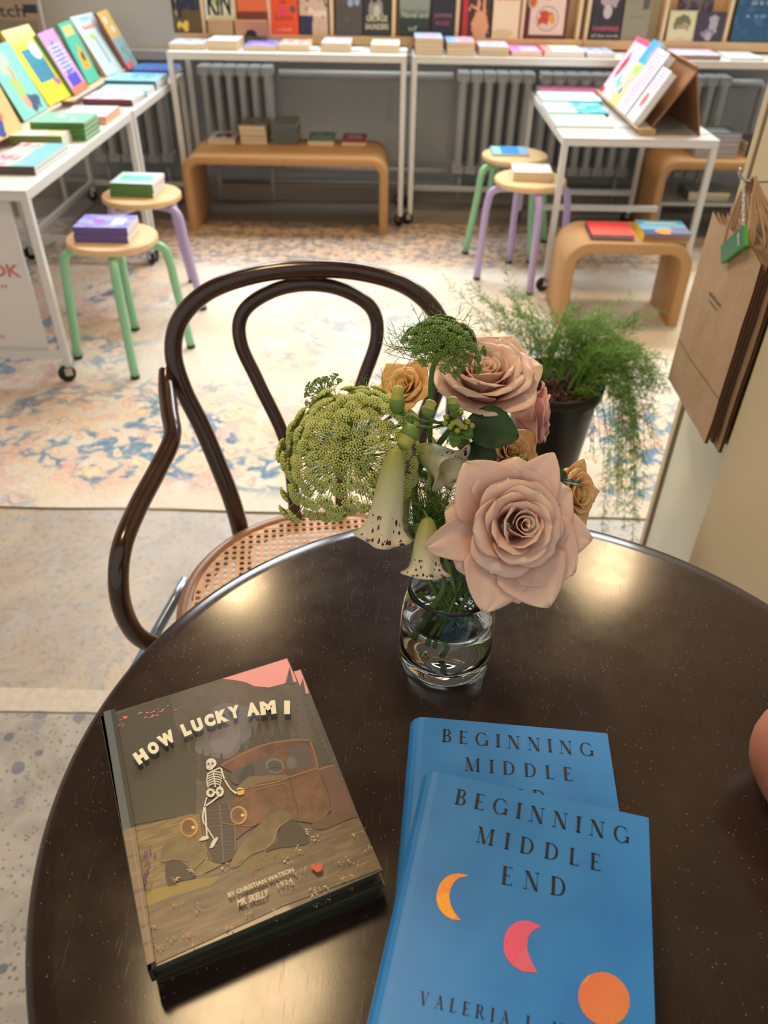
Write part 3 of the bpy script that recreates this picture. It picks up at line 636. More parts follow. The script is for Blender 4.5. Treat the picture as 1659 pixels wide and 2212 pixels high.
lean((-20,312),(52,282),(-16,165),0.014,art('orange_kids',(244,196,140),[('blob',.2,.5,.3,.4,(90,150,200)),('rect',.55,.55,.1,.25,(236,110,110)),('blob',.3,.2,.3,.15,(70,90,170))]),(200,150,90),'orange picture book, nearest of the leaning books')
lean((53,263),(105,233),(18,88),0.012,art('aqua_kids',(140,214,206),[('blob',.35,.8,.3,.15,(190,216,200)),('blob',.45,.45,.14,.28,(176,206,120)),('blob',.5,.62,.12,.1,(240,170,150)),('blob',.7,.16,.22,.12,(70,100,130)),('ell',.45,.2,.1,.1,(240,170,150))]),(60,90,60),'aqua picture book with a child, second of the leaning books')
lean((107,229),(158,204),(60,52),0.014,art('yellow_kids',(232,226,70),[('grad',.7,1.0,(232,234,170)),('rect',.5,.62,.3,.10,(70,150,180)),('rect',.5,.40,.3,.12,(70,140,170)),('ell',.68,.68,.18,.12,(210,236,230)),('blob',.75,.25,.1,.08,(200,90,160))]),(214,190,30),'bright yellow picture book with blue windows, leaning third')
lean((163,206),(191,187),(114,60),0.030,art('violet_kids',(214,160,224),[('rect',.5,.2,.33,.1,(84,84,190)),('blob',.5,.55,.26,.28,(110,120,196)),('lines',16,(236,240,244),.35,.8),('rect',.5,.05,.55,.06,(244,130,110))]),(86,130,70),'violet picture book with a thick green spine, leaning fourth')
lean((192,183),(216,168),(152,42),0.012,art('teal_kids',(90,196,170),[('rect',.5,.86,.34,.08,(236,206,130)),('blob',.55,.38,.26,.2,(240,176,70)),('ell',.6,.42,.1,.08,(50,50,40))]),(60,150,130),'teal picture book with an orange shape, leaning fifth')
lean((231,165),(273,148),(195,27),0.022,art('ice_kids',(206,232,240),[('ell',.5,.93,.25,.03,(150,200,220)),('ell',.42,.64,.09,.05,(200,206,60)),('rect',.5,.40,.02,.22,(40,66,40))]),(170,160,140),'pale ice blue picture book with a green stalk, leaning sixth',texts=[('bold',.25,.75,.76,.84,(236,110,80),.04)])
lean((279,151),(298,138),(231,19),0.016,art('sunny_kids',(244,204,120),[('ell',.35,.85,.16,.06,(250,246,236)),('ell',.6,.68,.16,.06,(250,246,236)),('grad',.58,.5,(160,196,210)),('noise',5,.55,(120,170,110),0,.4),('rect',.3,.05,.3,.06,(250,120,130))]),(150,80,60),'sunny yellow picture book with blue lower half, last of the leaning books')

# ---------------- piles lying on the left tables
pg='picture books lying on the left tables'
def pile(px0,px1,py,n,T,d,facing,cover,spine,desc,where,z=0.634,**k):
    A,B=at_z(px0,py,z),at_z(px1,py,z); k.setdefault('group',pg)
    g=k.pop('group'); stack(A.x,min(A.y,B.y) if 'rz' not in k else A.y,z+0.0004,(B-A).length,d,n,T,facing,cover,spine,desc,where,g,**k)
watc=art('watercolour_pile',(236,200,200),[('grad',.55,.4,(120,190,210)),('noise',4,.55,(240,110,130),.5,1),('noise',3,.55,(120,214,190),0,.5)])
pile(-30,80,376,2,0.012,0.30,'spine',watc,(90,70,62),'pink-blue watercolour picture book','near end of the left tables',pages=page_w)
pile(25,140,317,3,0.012,0.215,'spine',art('olive_pile',(206,224,160),[('noise',4,.5,(236,190,190)),('ell',.3,.6,.25,.25,(230,240,224))]),(110,124,50),'olive-spined picture book','between the watercolour and green piles',pages=page_w,texts=())
pile(72,190,303,4,0.0145,0.17,'spine',art('green_pile',(130,206,170),[('ell',.35,.3,.08,.05,(236,240,210)),('ell',.65,.6,.14,.09,(236,240,210))]),(70,124,50),'green-spined hardback picture book','beside the aqua leaning book',pages=mat('green_edge',(190,210,180),.6),hard=True)
pile(128,232,268,2,0.014,0.2,'tail',art('pinkish_pile',(226,196,220),[('noise',4,.5,(190,204,236)),('ell',.7,.3,.2,.12,(244,240,214))]),(214,100,60),'orange-spined picture book with a pink cover','behind the green-spined pile',pages=mat('orange_edge',(232,170,130),.6))
pile(180,290,228,2,0.013,0.19,'spine',art('rosewhite_pile',(226,214,232),[('noise',4,.52,(240,150,160)),('rect',.8,.5,.1,.5,(200,226,240))]),(104,50,56),'maroon-spined picture book','at the near end of the far left table',pages=page_w)
pile(216,322,208,2,0.013,0.13,'spine',art('cyan_pile',(170,216,226),[('noise',4,.52,(210,236,230))]),(150,206,214),'pale cyan picture book','in front of the teal-spined pile',pages=page_w)
pile(228,342,194,3,0.013,0.21,'spine',art('aqua_pile',(150,206,232),[('rect',.6,.4,.3,.2,(100,180,232)),('noise',4,.6,(190,226,210))]),(76,122,126),'teal-spined picture book','below the ice blue leaning book',pages=page_w)
pile(286,376,164,2,0.014,0.2,'spine',art('blue_pile',(80,140,226),[('rect',.3,.5,.12,.3,(110,90,200)),('noise',5,.6,(60,180,220))]),(60,100,200),'vivid blue picture book','at the far end of the left tables',pages=page_w)

# ---------------- right display table
rg='picture books fanned on the right display table'
def fan(px0,px1,y0,y1,T,cover,spine,lab):
    xa,xb=at_y(px0,230,y0).x,at_y(px1,230,y0).x
    book(frame(V((xb,y0,0.6180)),(0,1,0),(-1,0,0)),y1-y0,xb-xa,T,cover,spine,lab,rg,hard=False,pages=page_w)
fan(1163,1288,4.06,4.19,0.028,art('fan_pink',(240,140,200),[('noise',5,.55,(216,150,236))]),(226,120,180),'pink picture book at the back of the fanned row')
fan(1172,1300,3.84,4.055,0.022,art('fan_aqua',(170,222,232),[('noise',4,.5,(214,240,240))]),(120,160,150),'pale aqua picture book, second from the back of the fanned row')
fan(1188,1318,3.62,3.835,0.016,art('fan_teal',(238,228,210),[('rect',.5,.25,.6,.27,(60,180,216)),('noise',4,.55,(190,226,230))]),(90,110,60),'cream and turquoise picture book, third of the fanned row')
fan(1208,1335,3.40,3.615,0.011,art('fan_mint',(174,224,208),[('blob',.5,.5,.2,.2,(206,200,236))]),(226,236,230),'mint picture book at the front of the fanned row')
# easel on the right table (A-frame leaning right) and its books
EZ=0.6180
e=empty('book_easel',(1.06,3.53,EZ),0,'brown wooden A-frame easel standing on the right display table','easel','wooden book easels')
eb=mat('easel_brown',(150,104,68),.4)
y0,y1=3.28-3.53,4.05-3.53
b=MB(); M=Matrix.Translation((-0.068,0,0.03))@Matrix.Rotation(R(33),4,'Y'); b.box(0,0.006,y0+.02,y1,0,0.225,0,M); b.build('front_board',eb,e)
b=MB(); M=Matrix.Translation((0.128,0,0.0005))@Matrix.Rotation(R(-17),4,'Y'); b.box(-0.006,0,y0+.02,y1,0,0.25,0,M); b.build('rear_board',eb,e)
b=MB(); b.box(-0.125,-0.07,y0,y1,0.022,0.028); b.box(-0.13,-0.125,y0,y1,0.022,0.036); b.build('ledge',birch_m,e,bevel=.001)
for yy in(y0+.03,y1-.04):
    b=MB(); b.box(-0.11,-0.05,yy-0.01,yy+0.01,0.0005,0.022); b.build('foot',card_m,e)
eg='picture books leaning on the right easel'
def leanr(yf,yn,Hh,T,cover,spine,lab,texts=(),x=0.942,ang=31,z=EZ+0.0285,**k):
    ey=V((math.sin(R(ang)),0,math.cos(R(ang)))); M=frame((x,yf,z),(0,-1,0),ey); n=M.to_3x3()@V((0,0,1))
    M=frame(V((x,yf,z)),(0,-1,0),ey); book(M,yf-yn,Hh,T,cover,spine,lab,eg,texts=texts,pages=page_w,**k)
leanr(4.02,3.76,0.255,0.010,art('easel_pink',(214,216,236),[('rect',.5,.97,.6,.05,(240,90,140)),('rect',.02,.5,.03,.6,(240,110,150)),('blob',.3,.55,.09,.22,(214,50,60)),('blob',.7,.3,.2,.1,(120,190,220)),('blob',.6,.65,.1,.08,(240,190,210)),('rect',.1,.04,.12,.07,(226,50,60))]),(230,100,150),'pink and pale blue picture book, farthest on the right easel')
leanr(3.755,3.60,0.27,0.022,art('easel_rainbow',(244,226,130),[('grad',.62,.66,(60,170,224)),('blob',.4,.55,.3,.12,(160,230,130)),('blob',.7,.85,.15,.14,(170,150,226)),('blob',.4,.35,.3,.12,(244,180,190)),('ell',.3,.2,.14,.06,(80,110,200))]),(120,80,50),'rainbow coloured picture book, second on the right easel')
leanr(3.59,3.42,0.25,0.035,art('easel_lilac',(222,216,240),[('blob',.4,.3,.2,.2,(240,206,220)),('lines',22,(130,130,190),.1,.95)]),(120,92,60),'thick lilac-white picture book, third on the right easel',)
leanr(3.415,3.29,0.205,0.030,art('easel_white',(218,214,226),[('ell',.5,.4,.17,.14,(226,90,70)),('lines',18,(150,150,180),.6,.95)]),(110,90,70),'small white picture book with a red oval, nearest on the right easel')
for i,(px,py) in enumerate(((1325,272),(1505,248),(1500,270))):
    A=at_z(px,py,EZ+.002); b=MB()
    P=[(-.06,-.04),(.07,-.05),(.09,0.0),(.05,.05),(-.05,.045)] if i==0 else [(-.03,-.05),(.05,-.02),(.03,.04),(-.03,.04)]
    b.face([(x,y,.003) for x,y in P]); b.face([(x,y,0) for x,y in reversed(P)])
    for k in range(len(P)): a,c_=P[k],P[(k+1)%len(P)]; b.face([(a[0],a[1],0),(c_[0],c_[1],0),(c_[0],c_[1],.003),(a[0],a[1],.003)])
    o=b.build('loose_card',mat('white_sheet',(224,234,240),.4),None); o.location=(min(A.x,1.17),A.y+ (0.03 if i==0 else 0),EZ+.0006)
    if i==1: o.location=(1.19,3.50,EZ+.0006)
    if i==2: o.location=(1.19,3.36,EZ+.0006)
    tag(o,['white card lying in front of the right easel','white card behind the right easel near the corner','white card at the near right corner of the display table'][i],'card')

# ---------------- books on stools and benches
sg='books lying on the stools'
pile(240,335,425,3,0.0165,0.155,'spine',art('aqua_stool',(196,226,226),[('rect',.5,.5,.22,.36,(110,206,186))]),(82,132,70),'green-spined book with a pale aqua cover','on the left lavender-legged stool',z=0.43,group=sg,pages=page_w,jit=3,texts=())
pile(162,280,523,2,0.024,0.13,'spine',art('purple_box',(140,128,226),[('noise',3,.5,(160,170,236)),('rect',.5,.25,.25,.12,(206,226,240)),('ell',.5,.62,.14,.12,(170,80,190))]),(104,86,150),'purple book with a violet cover','on the nearest green-legged stool',z=0.43,group=sg,pages=page_w,jit=0.8)
pile(1108,1190,391,1,0.036,0.135,'tail',art('white_floral',(238,238,232),[('noise',7,.6,(230,160,170)),('noise',9,.66,(170,206,170))]),(230,226,214),'thick white book with small floral print','on the right lavender-legged stool',z=0.43,group=sg,rz=-3,jit=0)
pile(1064,1142,338,1,0.010,0.15,'tail',art('sky_small',(120,176,214),[('rect',.5,.5,.25,.5,(60,140,216)),('rect',.15,.5,.1,.4,(150,214,190))]),(150,200,220),'thin sky blue book','on the right green-legged stool',z=0.43,group=sg,jit=0)
bg_='books lying on the long rattan bench'
zb=0.3655
def bpile(px0,px1,py,n,T,cover,spine,desc,where,facing='tail',**k): pile(px0,px1,py,n,T,k.pop('d',0.2),facing,cover,spine,desc,where,z=zb,group=bg_,**k)
bpile(450,508,312,1,0.020,art('portrait_blk',(206,190,176),[('blob',.5,.55,.32,.22,(60,52,50)),('ell',.5,.45,.14,.12,(190,160,140))]),(200,190,176),'cream book with a dark portrait','at the left end of the long rattan bench')
bpile(520,576,312,4,0.0215,art('taupe_blk',(132,116,104),[('noise',4,.55,(160,140,126))]),(190,170,150),'taupe covered paperback','second pile on the long rattan bench')
bpile(588,642,312,4,0.023,art('olivegrey',(128,122,104),[('rect',.5,.5,.35,.35,(142,134,112))]),(96,104,104),'grey-spined hardback','third pile on the long rattan bench',facing='spine',hard=True)
bpile(664,720,315,1,0.022,art('teal_bench',(84,110,106),[('noise',4,.5,(110,150,140)),('lines',8,(180,200,190),.3,.7)]),(220,206,180),'teal book','right of the middle of the long rattan bench')
bpile(738,790,315,1,0.016,art('red_bench',(166,40,52),[('rect',.5,.6,.3,.2,(220,190,186)),('lines',7,(120,24,34),.3,.9)]),(200,170,150),'red book','at the right end of the long rattan bench')
lb_='books lying on the small rattan bench'
zl=0.3304
pile(1276,1368,518,1,0.020,0.155,'tail',art('red_sunset',(206,52,52),[('grad',.75,.3,(230,90,74))]),(110,50,84),'red hardback with maroon spine','at the left of the small rattan bench',z=zl,group=lb_,hard=True,jit=0,rz=-2,pages=mat('grey_edge',(150,140,136),.6))
pile(1387,1488,521,1,0.028,0.165,'tail',art('blue_cookbook',(120,176,206),[('grad',.55,.9,(70,150,196)),('rect',.5,.8,.35,.05,(206,214,160)),('rect',.5,.1,.6,.22,(70,96,130)),('blob',.45,.2,.18,.16,(240,150,60)),('rect',.85,.3,.2,.2,(120,120,150))]),(236,196,30),'blue and orange hardback with a yellow spine','at the right of the small rattan bench',z=zl,group=lb_,hard=True,jit=0,rz=-2,pages=mat('rosy_edge',(150,110,108),.6))
fg2='books on the far right rattan bench'
z3=0.3804
stack(1.43,3.99,z3,0.20,0.17,6,0.0175,'fore',art('dark_teal_top',(80,94,104),[('rect',.5,.5,.3,.3,(150,176,190))]),(70,76,84),'grey-edged dark book','left pile on the far right bench',fg2,pages=mat('light_edge',(170,164,168),.6),jit=1)
stack(1.68,4.02,z3,0.22,0.17,3,0.022,'spine',art('midnight',(52,58,72),[]),(48,52,66),'midnight blue book','right pile on the far right bench',fg2,jit=1)
stack(1.46,4.02,0.1755,0.2,0.17,2,0.02,'tail',art('dim_blue',(110,140,160),[('noise',4,.5,(180,160,150))]),(120,130,140),'pale blue book','on the low shelf inside the far right bench','books on the low shelf',jit=3)

# ---------------- poster board in the near left rack and sign on the wall
e=empty('poster_board',(-1.43,2.385,0.0),0,'white printed board with pink letters in the front of the near left table','sign')
b=MB(); b.box(-0.23,0.275,0.0,0.006,0.105,0.602); 
red=flat((206,120,120),.5)
_r=at_y(48,599,2.385); _l=at_y(-74,599,2.385); _t=at_y(48,571,2.385)
put_text(b,'BOOK',lambda x,y:(_l.x+1.43+(_r.x-_l.x)*x,-0.0006,_r.z+(_t.z-_r.z)*y),1,0.03)
for zz,xe,ww in((_r.z-.036,at_y(18,618,2.385).x+1.43,.14),(.15,at_y(10,720,2.385).x+1.43,.10)):
    for k in range(12): b.face([(xe-ww+ww*k/12,-.0006,zz),(xe-ww+ww*(k+.6)/12,-.0006,zz),(xe-ww+ww*(k+.6)/12,-.0006,zz+.010),(xe-ww+ww*k/12,-.0006,zz+.010)],1)
b.build('printed_board',[mat('board_white',(220,218,216),.5),red,K and flat(K)],e)
A=at_y(93,60,4.40)
e=empty('wall_sign',(A.x-0.2,4.40,0.70),0,'taupe sign with large black letters and white edge at the top left','sign')
b=MB(); b.box(-0.3,0.2,0,0.012,0,0.75,0); b.box(0.2,0.208,-0.001,0.013,0,0.75,1)
def sg_(px,py): return at_y(px,py,4.40)-V((A.x-0.2,4.40,0.70))
P0,P1=sg_(-30,36),sg_(50,10)
put_text(b,'Pitch',lambda x,y:(P0.x+(P1.x-P0.x)*x,-0.0006,P0.z+(P1.z-P0.z)*y),2,0.01)
P0b,P1b=sg_(52,28),sg_(78,10); b.box(P0b.x,P1b.x,-0.0006,0,P0b.z,P1b.z,3)
P0c,P1c=sg_(-30,95),sg_(80,44); b.box(P0c.x,P1c.x,-0.0004,0,P0c.z,P1c.z,4)
b.build('sign_board',[mat('sign_taupe',(176,154,134),.5),white_metal,flat((70,54,48)),flat((50,54,84)),flat((150,136,122))],e)
b=MB(); b.box(-0.3,-0.28,0.02,0.04,-0.7,0.4); b.box(0.1,0.12,0.02,0.04,-0.7,0.4); b.box(-0.3,0.12,0.012,0.02,0.3,0.32); b.build('stand_post',white_metal,e)

# ------------------------------------------------------------ round cafe table
TZ=0.75; TC=V((0.105,0.346,0))
e=empty('cafe_table',(TC.x,TC.y,0),0,'round dark brown scratched cafe table carrying the flowers and four books','table')
r=0.3635
b=MB(); b.revolve([(0.0005,TZ-0.024),(r-0.006,TZ-0.024),(r-0.001,TZ-0.019),(r,TZ-0.012),(r-0.0005,TZ-0.006),(r-0.003,TZ-0.002),(r-0.007,TZ-0.0003),(r-0.02,TZ),(0.0005,TZ)],160); b.build('tabletop',table_m,e,True)
blk=mat('black_iron',(26,26,28),0.4)
b=MB(); b.revolve([(0.001,0.03),(0.05,0.03),(0.03,0.06),(0.027,0.5),(0.03,TZ-0.06),(0.06,TZ-0.027),(0.001,TZ-0.026)],32); b.build('pedestal',blk,e,True)
b=MB(); b.revolve([(0.001,0.0),(0.22,0.0),(0.22,0.008),(0.2,0.016),(0.05,0.035),(0.001,0.035)],64); b.build('base_plate',blk,e,True)

# ------------------------------------------------------------ bentwood armchair
SZ=0.46
ch=empty('bentwood_armchair',(-0.09,0.86,0),R(7),'dark bentwood armchair with a cane seat pushed up to the round table','chair')
b=MB(); ringp=[(math.cos(a)*0.222,math.sin(a)*0.222,SZ-0.018) for a in [2*math.pi*k/72 for k in range(72)]]
rows=[]
for k in range(72):
    a=2*math.pi*k/72; d=V((math.cos(a),math.sin(a),0)); rows.append([d*rr_+V((0,0,SZ+zz)) for rr_,zz in ((0.206,-0.004),(0.208,0.002),(0.222,0.0025),(0.228,-0.002),(0.231,-0.014),(0.228,-0.030),(0.208,-0.032),(0.206,-0.02))])
b.grid(rows,cu=True,cv=True); b.build('seat_ring',mat('tan_seat_wood',(150,104,76),0.3),ch,True)
# woven cane with real octagonal holes
b=MB(); p_=0.0128; th=0.0
nn=int(0.215/p_)+1
for i in range(-nn,nn):
    for j in range(-nn,nn):
        cx,cy=(i+.5)*p_,(j+.5)*p_
        rad_=math.hypot(cx,cy)
        if rad_>0.212: continue
        h=p_/2; z=SZ+0.0005-0.006*(1-(rad_/0.2)**2)
        hole=[(math.cos(R(22.5+45*k))*p_*0.34,math.sin(R(22.5+45*k))*p_*0.34) for k in range(8)]
        if rad_>0.203: b.face([(cx-h,cy-h,z),(cx+h,cy-h,z),(cx+h,cy+h,z),(cx-h,cy+h,z)]); continue
        out=[]
        for k in range(8):
            a=22.5+45*k; x,y=math.cos(R(a)),math.sin(R(a)); s_=h/max(abs(x),abs(y)); out.append((x*s_,y*s_))
        zb_=0.0012
        for k in range(8):
            k2=(k+1)%8; o1,o2,i1,i2=out[k],out[k2],hole[k],hole[k2]
            pts=[(cx+o1[0],cy+o1[1],z)]
            if k in(0,2,4,6):
                sx=1 if k in(0,6) else -1; sy=1 if k in(0,2) else -1; pts.append((cx+sx*h,cy+sy*h,z))
            pts+=[(cx+o2[0],cy+o2[1],z),(cx+i2[0],cy+i2[1],z),(cx+i1[0],cy+i1[1],z)]
            b.face(pts)
            b.face([(cx+i1[0],cy+i1[1],z),(cx+i2[0],cy+i2[1],z),(cx+i2[0],cy+i2[1],z-zb_),(cx+i1[0],cy+i1[1],z-zb_)])
b.build('cane_seat',cane_m,ch,False)
def ch_tube(name,pts,r,n=14,par=ch,closed=False,seg=8):
    P=spline(pts,seg,closed); rr=r
    if isinstance(r,(list,tuple)):
        N=len(P); rr=[]
        for i in range(N):
            f=i/(N-1)*(len(r)-1); k=min(int(f),len(r)-2); rr.append(r[k]+(r[k+1]-r[k])*(f-k))
    b=MB(); b.tube(P,rr,n,closed=closed); return b.build(name,wood_m,par,True)
half=[(-0.142,0.205,0.425),(-0.146,0.206,0.47),(-0.157,0.214,0.53),(-0.184,0.234,0.628),(-0.208,0.248,0.698),(-0.2155,0.259,0.756),(-0.199,0.269,0.805),(-0.153,0.277,0.844),(-0.082,0.281,0.866)]
ch_tube('back_hoop',half+[(-0.005,0.282,0.8725)]+[(-x-0.008 if k<3 else -x-0.006,y,z) for k,(x,y,z) in enumerate(reversed(half))],[0.0155,0.0150,0.014,0.0135,0.013,0.0135,0.014,0.0150,0.0155])
h2=[(-0.044,0.215,0.43),(-0.046,0.205,0.476),(-0.053,0.228,0.598),(-0.089,0.248,0.701),(-0.112,0.261,0.767),(-0.104,0.271,0.812),(-0.060,0.2765,0.841)]
ch_tube('inner_hoop',h2+[(-0.006,0.279,0.850)]+[(-x-0.012,y,z) for x,y,z in reversed(h2)],0.0108)
b=MB(); b.tube([(-0.035,0.2802,0.862),(0.024,0.2802,0.862)],0.008,10); b.build('hoop_spacer',wood_m,ch,True)
def loc(p): return Matrix.Rotation(-R(7),3,'Z')@(V(p)-V((-0.09,0.86,0)))
armp=[loc(at_z(q[0],q[1],q[2])) for q in ((359,800,.728),(360,836,.713),(366,890,.698),(372,945,.684),(343,1010,.668),(298,1095,.655),(264,1180,.640),(256,1260,.600),(268,1325,.545),(296,1372,.49),(335,1392,.452),(385,1392,.425))]
ch_tube('armrest',armp,[0.0115,0.0135,0.013,0.0135,0.0135,0.0135,0.0135,0.013,0.012])
ch_tube('armrest',[V((-p.x-0.008,p.y,p.z)) for p in armp],[0.0115,0.0135,0.013,0.0135,0.0135,0.0135,0.0135,0.013,0.012])
for a,fx in((218,-0.24),(322,0.24)):
    ch_tube('leg',[(math.cos(R(a))*0.205,math.sin(R(a))*0.205,SZ-0.03),(math.cos(R(a))*0.225,math.sin(R(a))*0.225,0.25),(fx,math.sin(R(a))*0.26,0.0)],[0.0155,0.014,0.011])
for sx in(-1,1):
    ch_tube('leg',[(sx*0.142,0.200,SZ-0.03),(sx*0.152,0.232,0.25),(sx*0.165,0.30,0.0)],[0.0155,0.014,0.011])
ch_tube('leg_ring',[(math.cos(2*math.pi*k/16)*0.185,math.sin(2*math.pi*k/16)*0.185,0.27) for k in range(16)],0.009,12,closed=True,seg=4)
b=MB(); A=loc(at_z(402,1252,0.435)); B_=loc(at_z(345,1352,0.405)); b.tube([A,A.lerp(B_,.5),B_,B_+(B_-A)*1.2],0.0085,12)
b.build('front_leg_tube',mat('daylit_leg_sheen',(150,170,190),0.25,0.7),ch,True)  # chair's front leg, daylight reflected on it put into the blue-grey colour

# ------------------------------------------------------------ books on the table
def lmap(Mi,fn): return lambda x,y: Mi@fn(x,y)
def art_mesh(T,inv,pix,lim=(0.1562,0.2049)):
    """prints drawn as thin ink shapes on the front board"""
    class Art:
        def __init__(s): s.b=MB(); s.mats=[]; s.k=0; s.key={}
        def mi(s,c):
            m=c if not isinstance(c,tuple) else flat(c,0.4)
            if m not in s.mats: s.mats.append(m)
            return s.mats.index(m)
        def pt(s,x,y):
            p=inv@pix(x,y); return V((min(max(p.x,0.0004),lim[0]),min(max(p.y,0.0006),lim[1]),T+0.00008+s.k*0.000012))
        def poly(s,pts,c,smooth=False):
            s.k+=1
            if smooth: pts=[(p.x,p.y) for p in spline([(x,y,0) for x,y in pts],5,True)]
            s.b.face([s.pt(*p) for p in pts],s.mi(c))
        def line(s,pts,wd,c,smooth=True):
            s.k+=1
            if smooth and len(pts)>2: pts=[(p.x,p.y) for p in spline([(x,y,0) for x,y in pts],5)]
            n=len(pts); m=s.mi(c)
            for i in range(n-1):
                (xa,ya),(xb,yb)=pts[i],pts[i+1]; d=math.hypot(xb-xa,yb-ya) or 1; nx_,ny_=-(yb-ya)/d*wd/2,(xb-xa)/d*wd/2
                s.b.face([s.pt(xa-nx_,ya-ny_),s.pt(xb-nx_,yb-ny_),s.pt(xb+nx_,yb+ny_),s.pt(xa+nx_,ya+ny_)],m)
        def ell(s,cx,cy,rx,ry,c,rot=0,n=20):
            cr,sr=math.cos(R(rot)),math.sin(R(rot))
            s.poly([(cx+math.cos(2*math.pi*k/n)*rx*cr-math.sin(2*math.pi*k/n)*ry*sr, cy+math.cos(2*math.pi*k/n)*rx*sr+math.sin(2*math.pi*k/n)*ry*cr) for k in range(n)],c)
        def glyph(s,ch,cx,cy,size,ang,c,bold=0.03,wd=None):
            s.k+=0.2; ca,sa=math.cos(R(ang)),math.sin(R(ang)); w_=wd or size*0.75
            def fn(u,v):
                X=(u-.5)*w_; Yq=(v-.5)*size; return s.pt(cx+X*ca+Yq*sa, cy+X*sa-Yq*ca)
            put_text(s.b,ch,fn,s.mi(c),bold)
    return Art()
def skel_book(M,label):
    W_,H_,T_=0.157,0.2055,0.0172
    t=NT('painted_evening_cover'); uv=t.uv(); mp=t.n('ShaderNodeMapping'); t.l(uv,mp.inputs[0]); mp.inputs['Scale'].default_value=(6,40,1)
    n1=t.noise(uv,5,4,.6); n2=t.noise(mp.outputs[0],1.5,3,.6); c=t.mix(t.ramp(n1,.3,.7),L((82,72,58)),L((110,98,84))); c=t.mix(t.math('MULTIPLY',n2,.5),c,L((64,58,46)))
    t.color(c); t.rough(0.33); t.b.inputs['Coat Weight'].default_value=0.2
    e=book(M,W_,H_,T_,t.m,(56,52,38),label,'two matching skeleton story books',hard=True,pages=mat('shaded_page_edge',(60,70,52),.6))  # page edges coloured dark to stand for their backlit shade
    inv=M.inverted()
    def pix(x,y): return at_z(200+x/2.5136,1400+y/2.5136,TZ+0.0352)
    PM=frame(at_z(319.5,2095,TZ+0.0352),at_z(835,1876,TZ+0.0352)-at_z(319.5,2095,TZ+0.0352),at_z(230,1543,TZ+0.0352)-at_z(319.5,2095,TZ+0.0352))
    PI=PM.inverted()
    A=art_mesh(T_,Matrix.Identity(4),lambda x,y:PI@pix(x,y))
    t=NT('ink_field'); p=t.obj(); mp=t.n('ShaderNodeMapping'); t.l(p,mp.inputs[0]); mp.inputs['Scale'].default_value=(60,500,1)
    c=t.mix(t.ramp(t.noise(mp.outputs[0],1,3),.35,.7),L((112,92,54)),L((150,126,80))); t.color(c); t.rough(.35); fieldm=t.m
    t=NT('ink_dirt'); p=t.obj(); mp=t.n('ShaderNodeMapping'); t.l(p,mp.inputs[0]); mp.inputs['Scale'].default_value=(40,260,1)
    c=t.mix(t.ramp(t.noise(mp.outputs[0],1,4),.35,.7),L((84,68,48)),L((122,100,74))); t.color(c); t.rough(.35); dirtm=t.m
    t=NT('ink_rust'); p=t.obj(); c=t.mix(t.ramp(t.noise(p,90,4,.6),.3,.7),L((88,56,36)),L((124,82,52))); t.color(c); t.rough(.35); rust=t.m
    t=NT('ink_olive_metal'); p=t.obj(); c=t.mix(t.ramp(t.noise(p,70,4,.6),.3,.7),L((92,80,48)),L((124,104,66))); t.color(c); t.rough(.35); olive=t.m
    # sky, mountain, storm cloud
    A.poly([(700,162),(1083,42),(1143,172),(1050,190),(960,214),(880,208),(830,185),(760,172)],(236,150,140))
    A.poly([(570,480),(620,380),(700,300),(860,330),(900,420),(820,520),(740,600),(640,590),(560,560)],(108,100,98),True)
    A.poly([(640,500),(700,400),(780,400),(800,480),(740,570),(660,560)],(122,114,112),True)
    # trees
    def tree(x,y0,y1,w,c,lean=0):
        n=11; P=[]
        for k in range(n):
            f=k/n; P.append((x+lean*f+w*(f*.9+.06),y0+(y1-y0)*(f+.8/n))); P.append((x+lean*f+w*(f*.55+.03),y0+(y1-y0)*(f+.75/n)))
        Q=[]
        for k in reversed(range(n)):
            f=k/n; Q.append((x+lean*f-w*(f*.55+.03),y0+(y1-y0)*(f+.75/n))); Q.append((x+lean*f-w*(f*.9+.06),y0+(y1-y0)*(f+.8/n)))
        A.poly([(x,y0)]+P+Q,c)
    tree(1070,100,200,34,(74,66,62)); tree(1180,330,640,90,(72,64,52),60); tree(1110,150,520,70,(86,76,66),50)
    for x,y0,y1,w in((545,470,700,40),(500,490,760,60),(600,540,720,26),(640,560,690,22),(700,560,640,22),(810,500,590,24),(870,420,560,34),(905,385,540,40),(950,370,520,36),(1000,380,520,40),(1050,400,520,36)): tree(x,y0,y1,w,(66,60,46))
    A.poly([(118,370),(260,300),(420,262),(450,420),(520,560),(560,700),(560,900),(225,960),(180,700)],(64,60,46))
    for k in range(26):
        x=130+random.random()*320; y=300+(430-x)*0.28+random.uniform(0,50); A.line([(x,y),(x+random.uniform(8,26),y-random.uniform(2,10))],random.uniform(2,6),(226,120,112),False)
    # fields
    A.poly([(225,975),(380,940),(520,905),(700,900),(700,1180),(560,1250),(300,1340),(250,1200)],fieldm)
    A.poly([(262,1330),(520,1250),(760,1190),(900,1060),(1250,960),(1480,880),(1592,1190),(1040,1400),(345,1718),(300,1560)],dirtm)
    A.poly([(262,1330),(520,1262),(700,1240),(640,1290),(430,1350),(310,1400),(272,1400)],(150,128,60))
    A.poly([(800,1180),(900,1120),(1060,1090),(1200,1060),(1100,1130),(940,1180),(820,1250)],(120,104,62))
    # truck
    A.poly([(690,640),(760,590),(900,530),(1040,505),(1160,500),(1190,530),(1225,650),(1250,780),(1300,870),(1240,960),(1100,940),(1000,900),(830,1000),(760,1060),(740,860),(800,790),(840,720)],rust)
    A.poly([(1225,660),(1370,620),(1440,640),(1480,860),(1300,900),(1250,780)],(104,70,56))
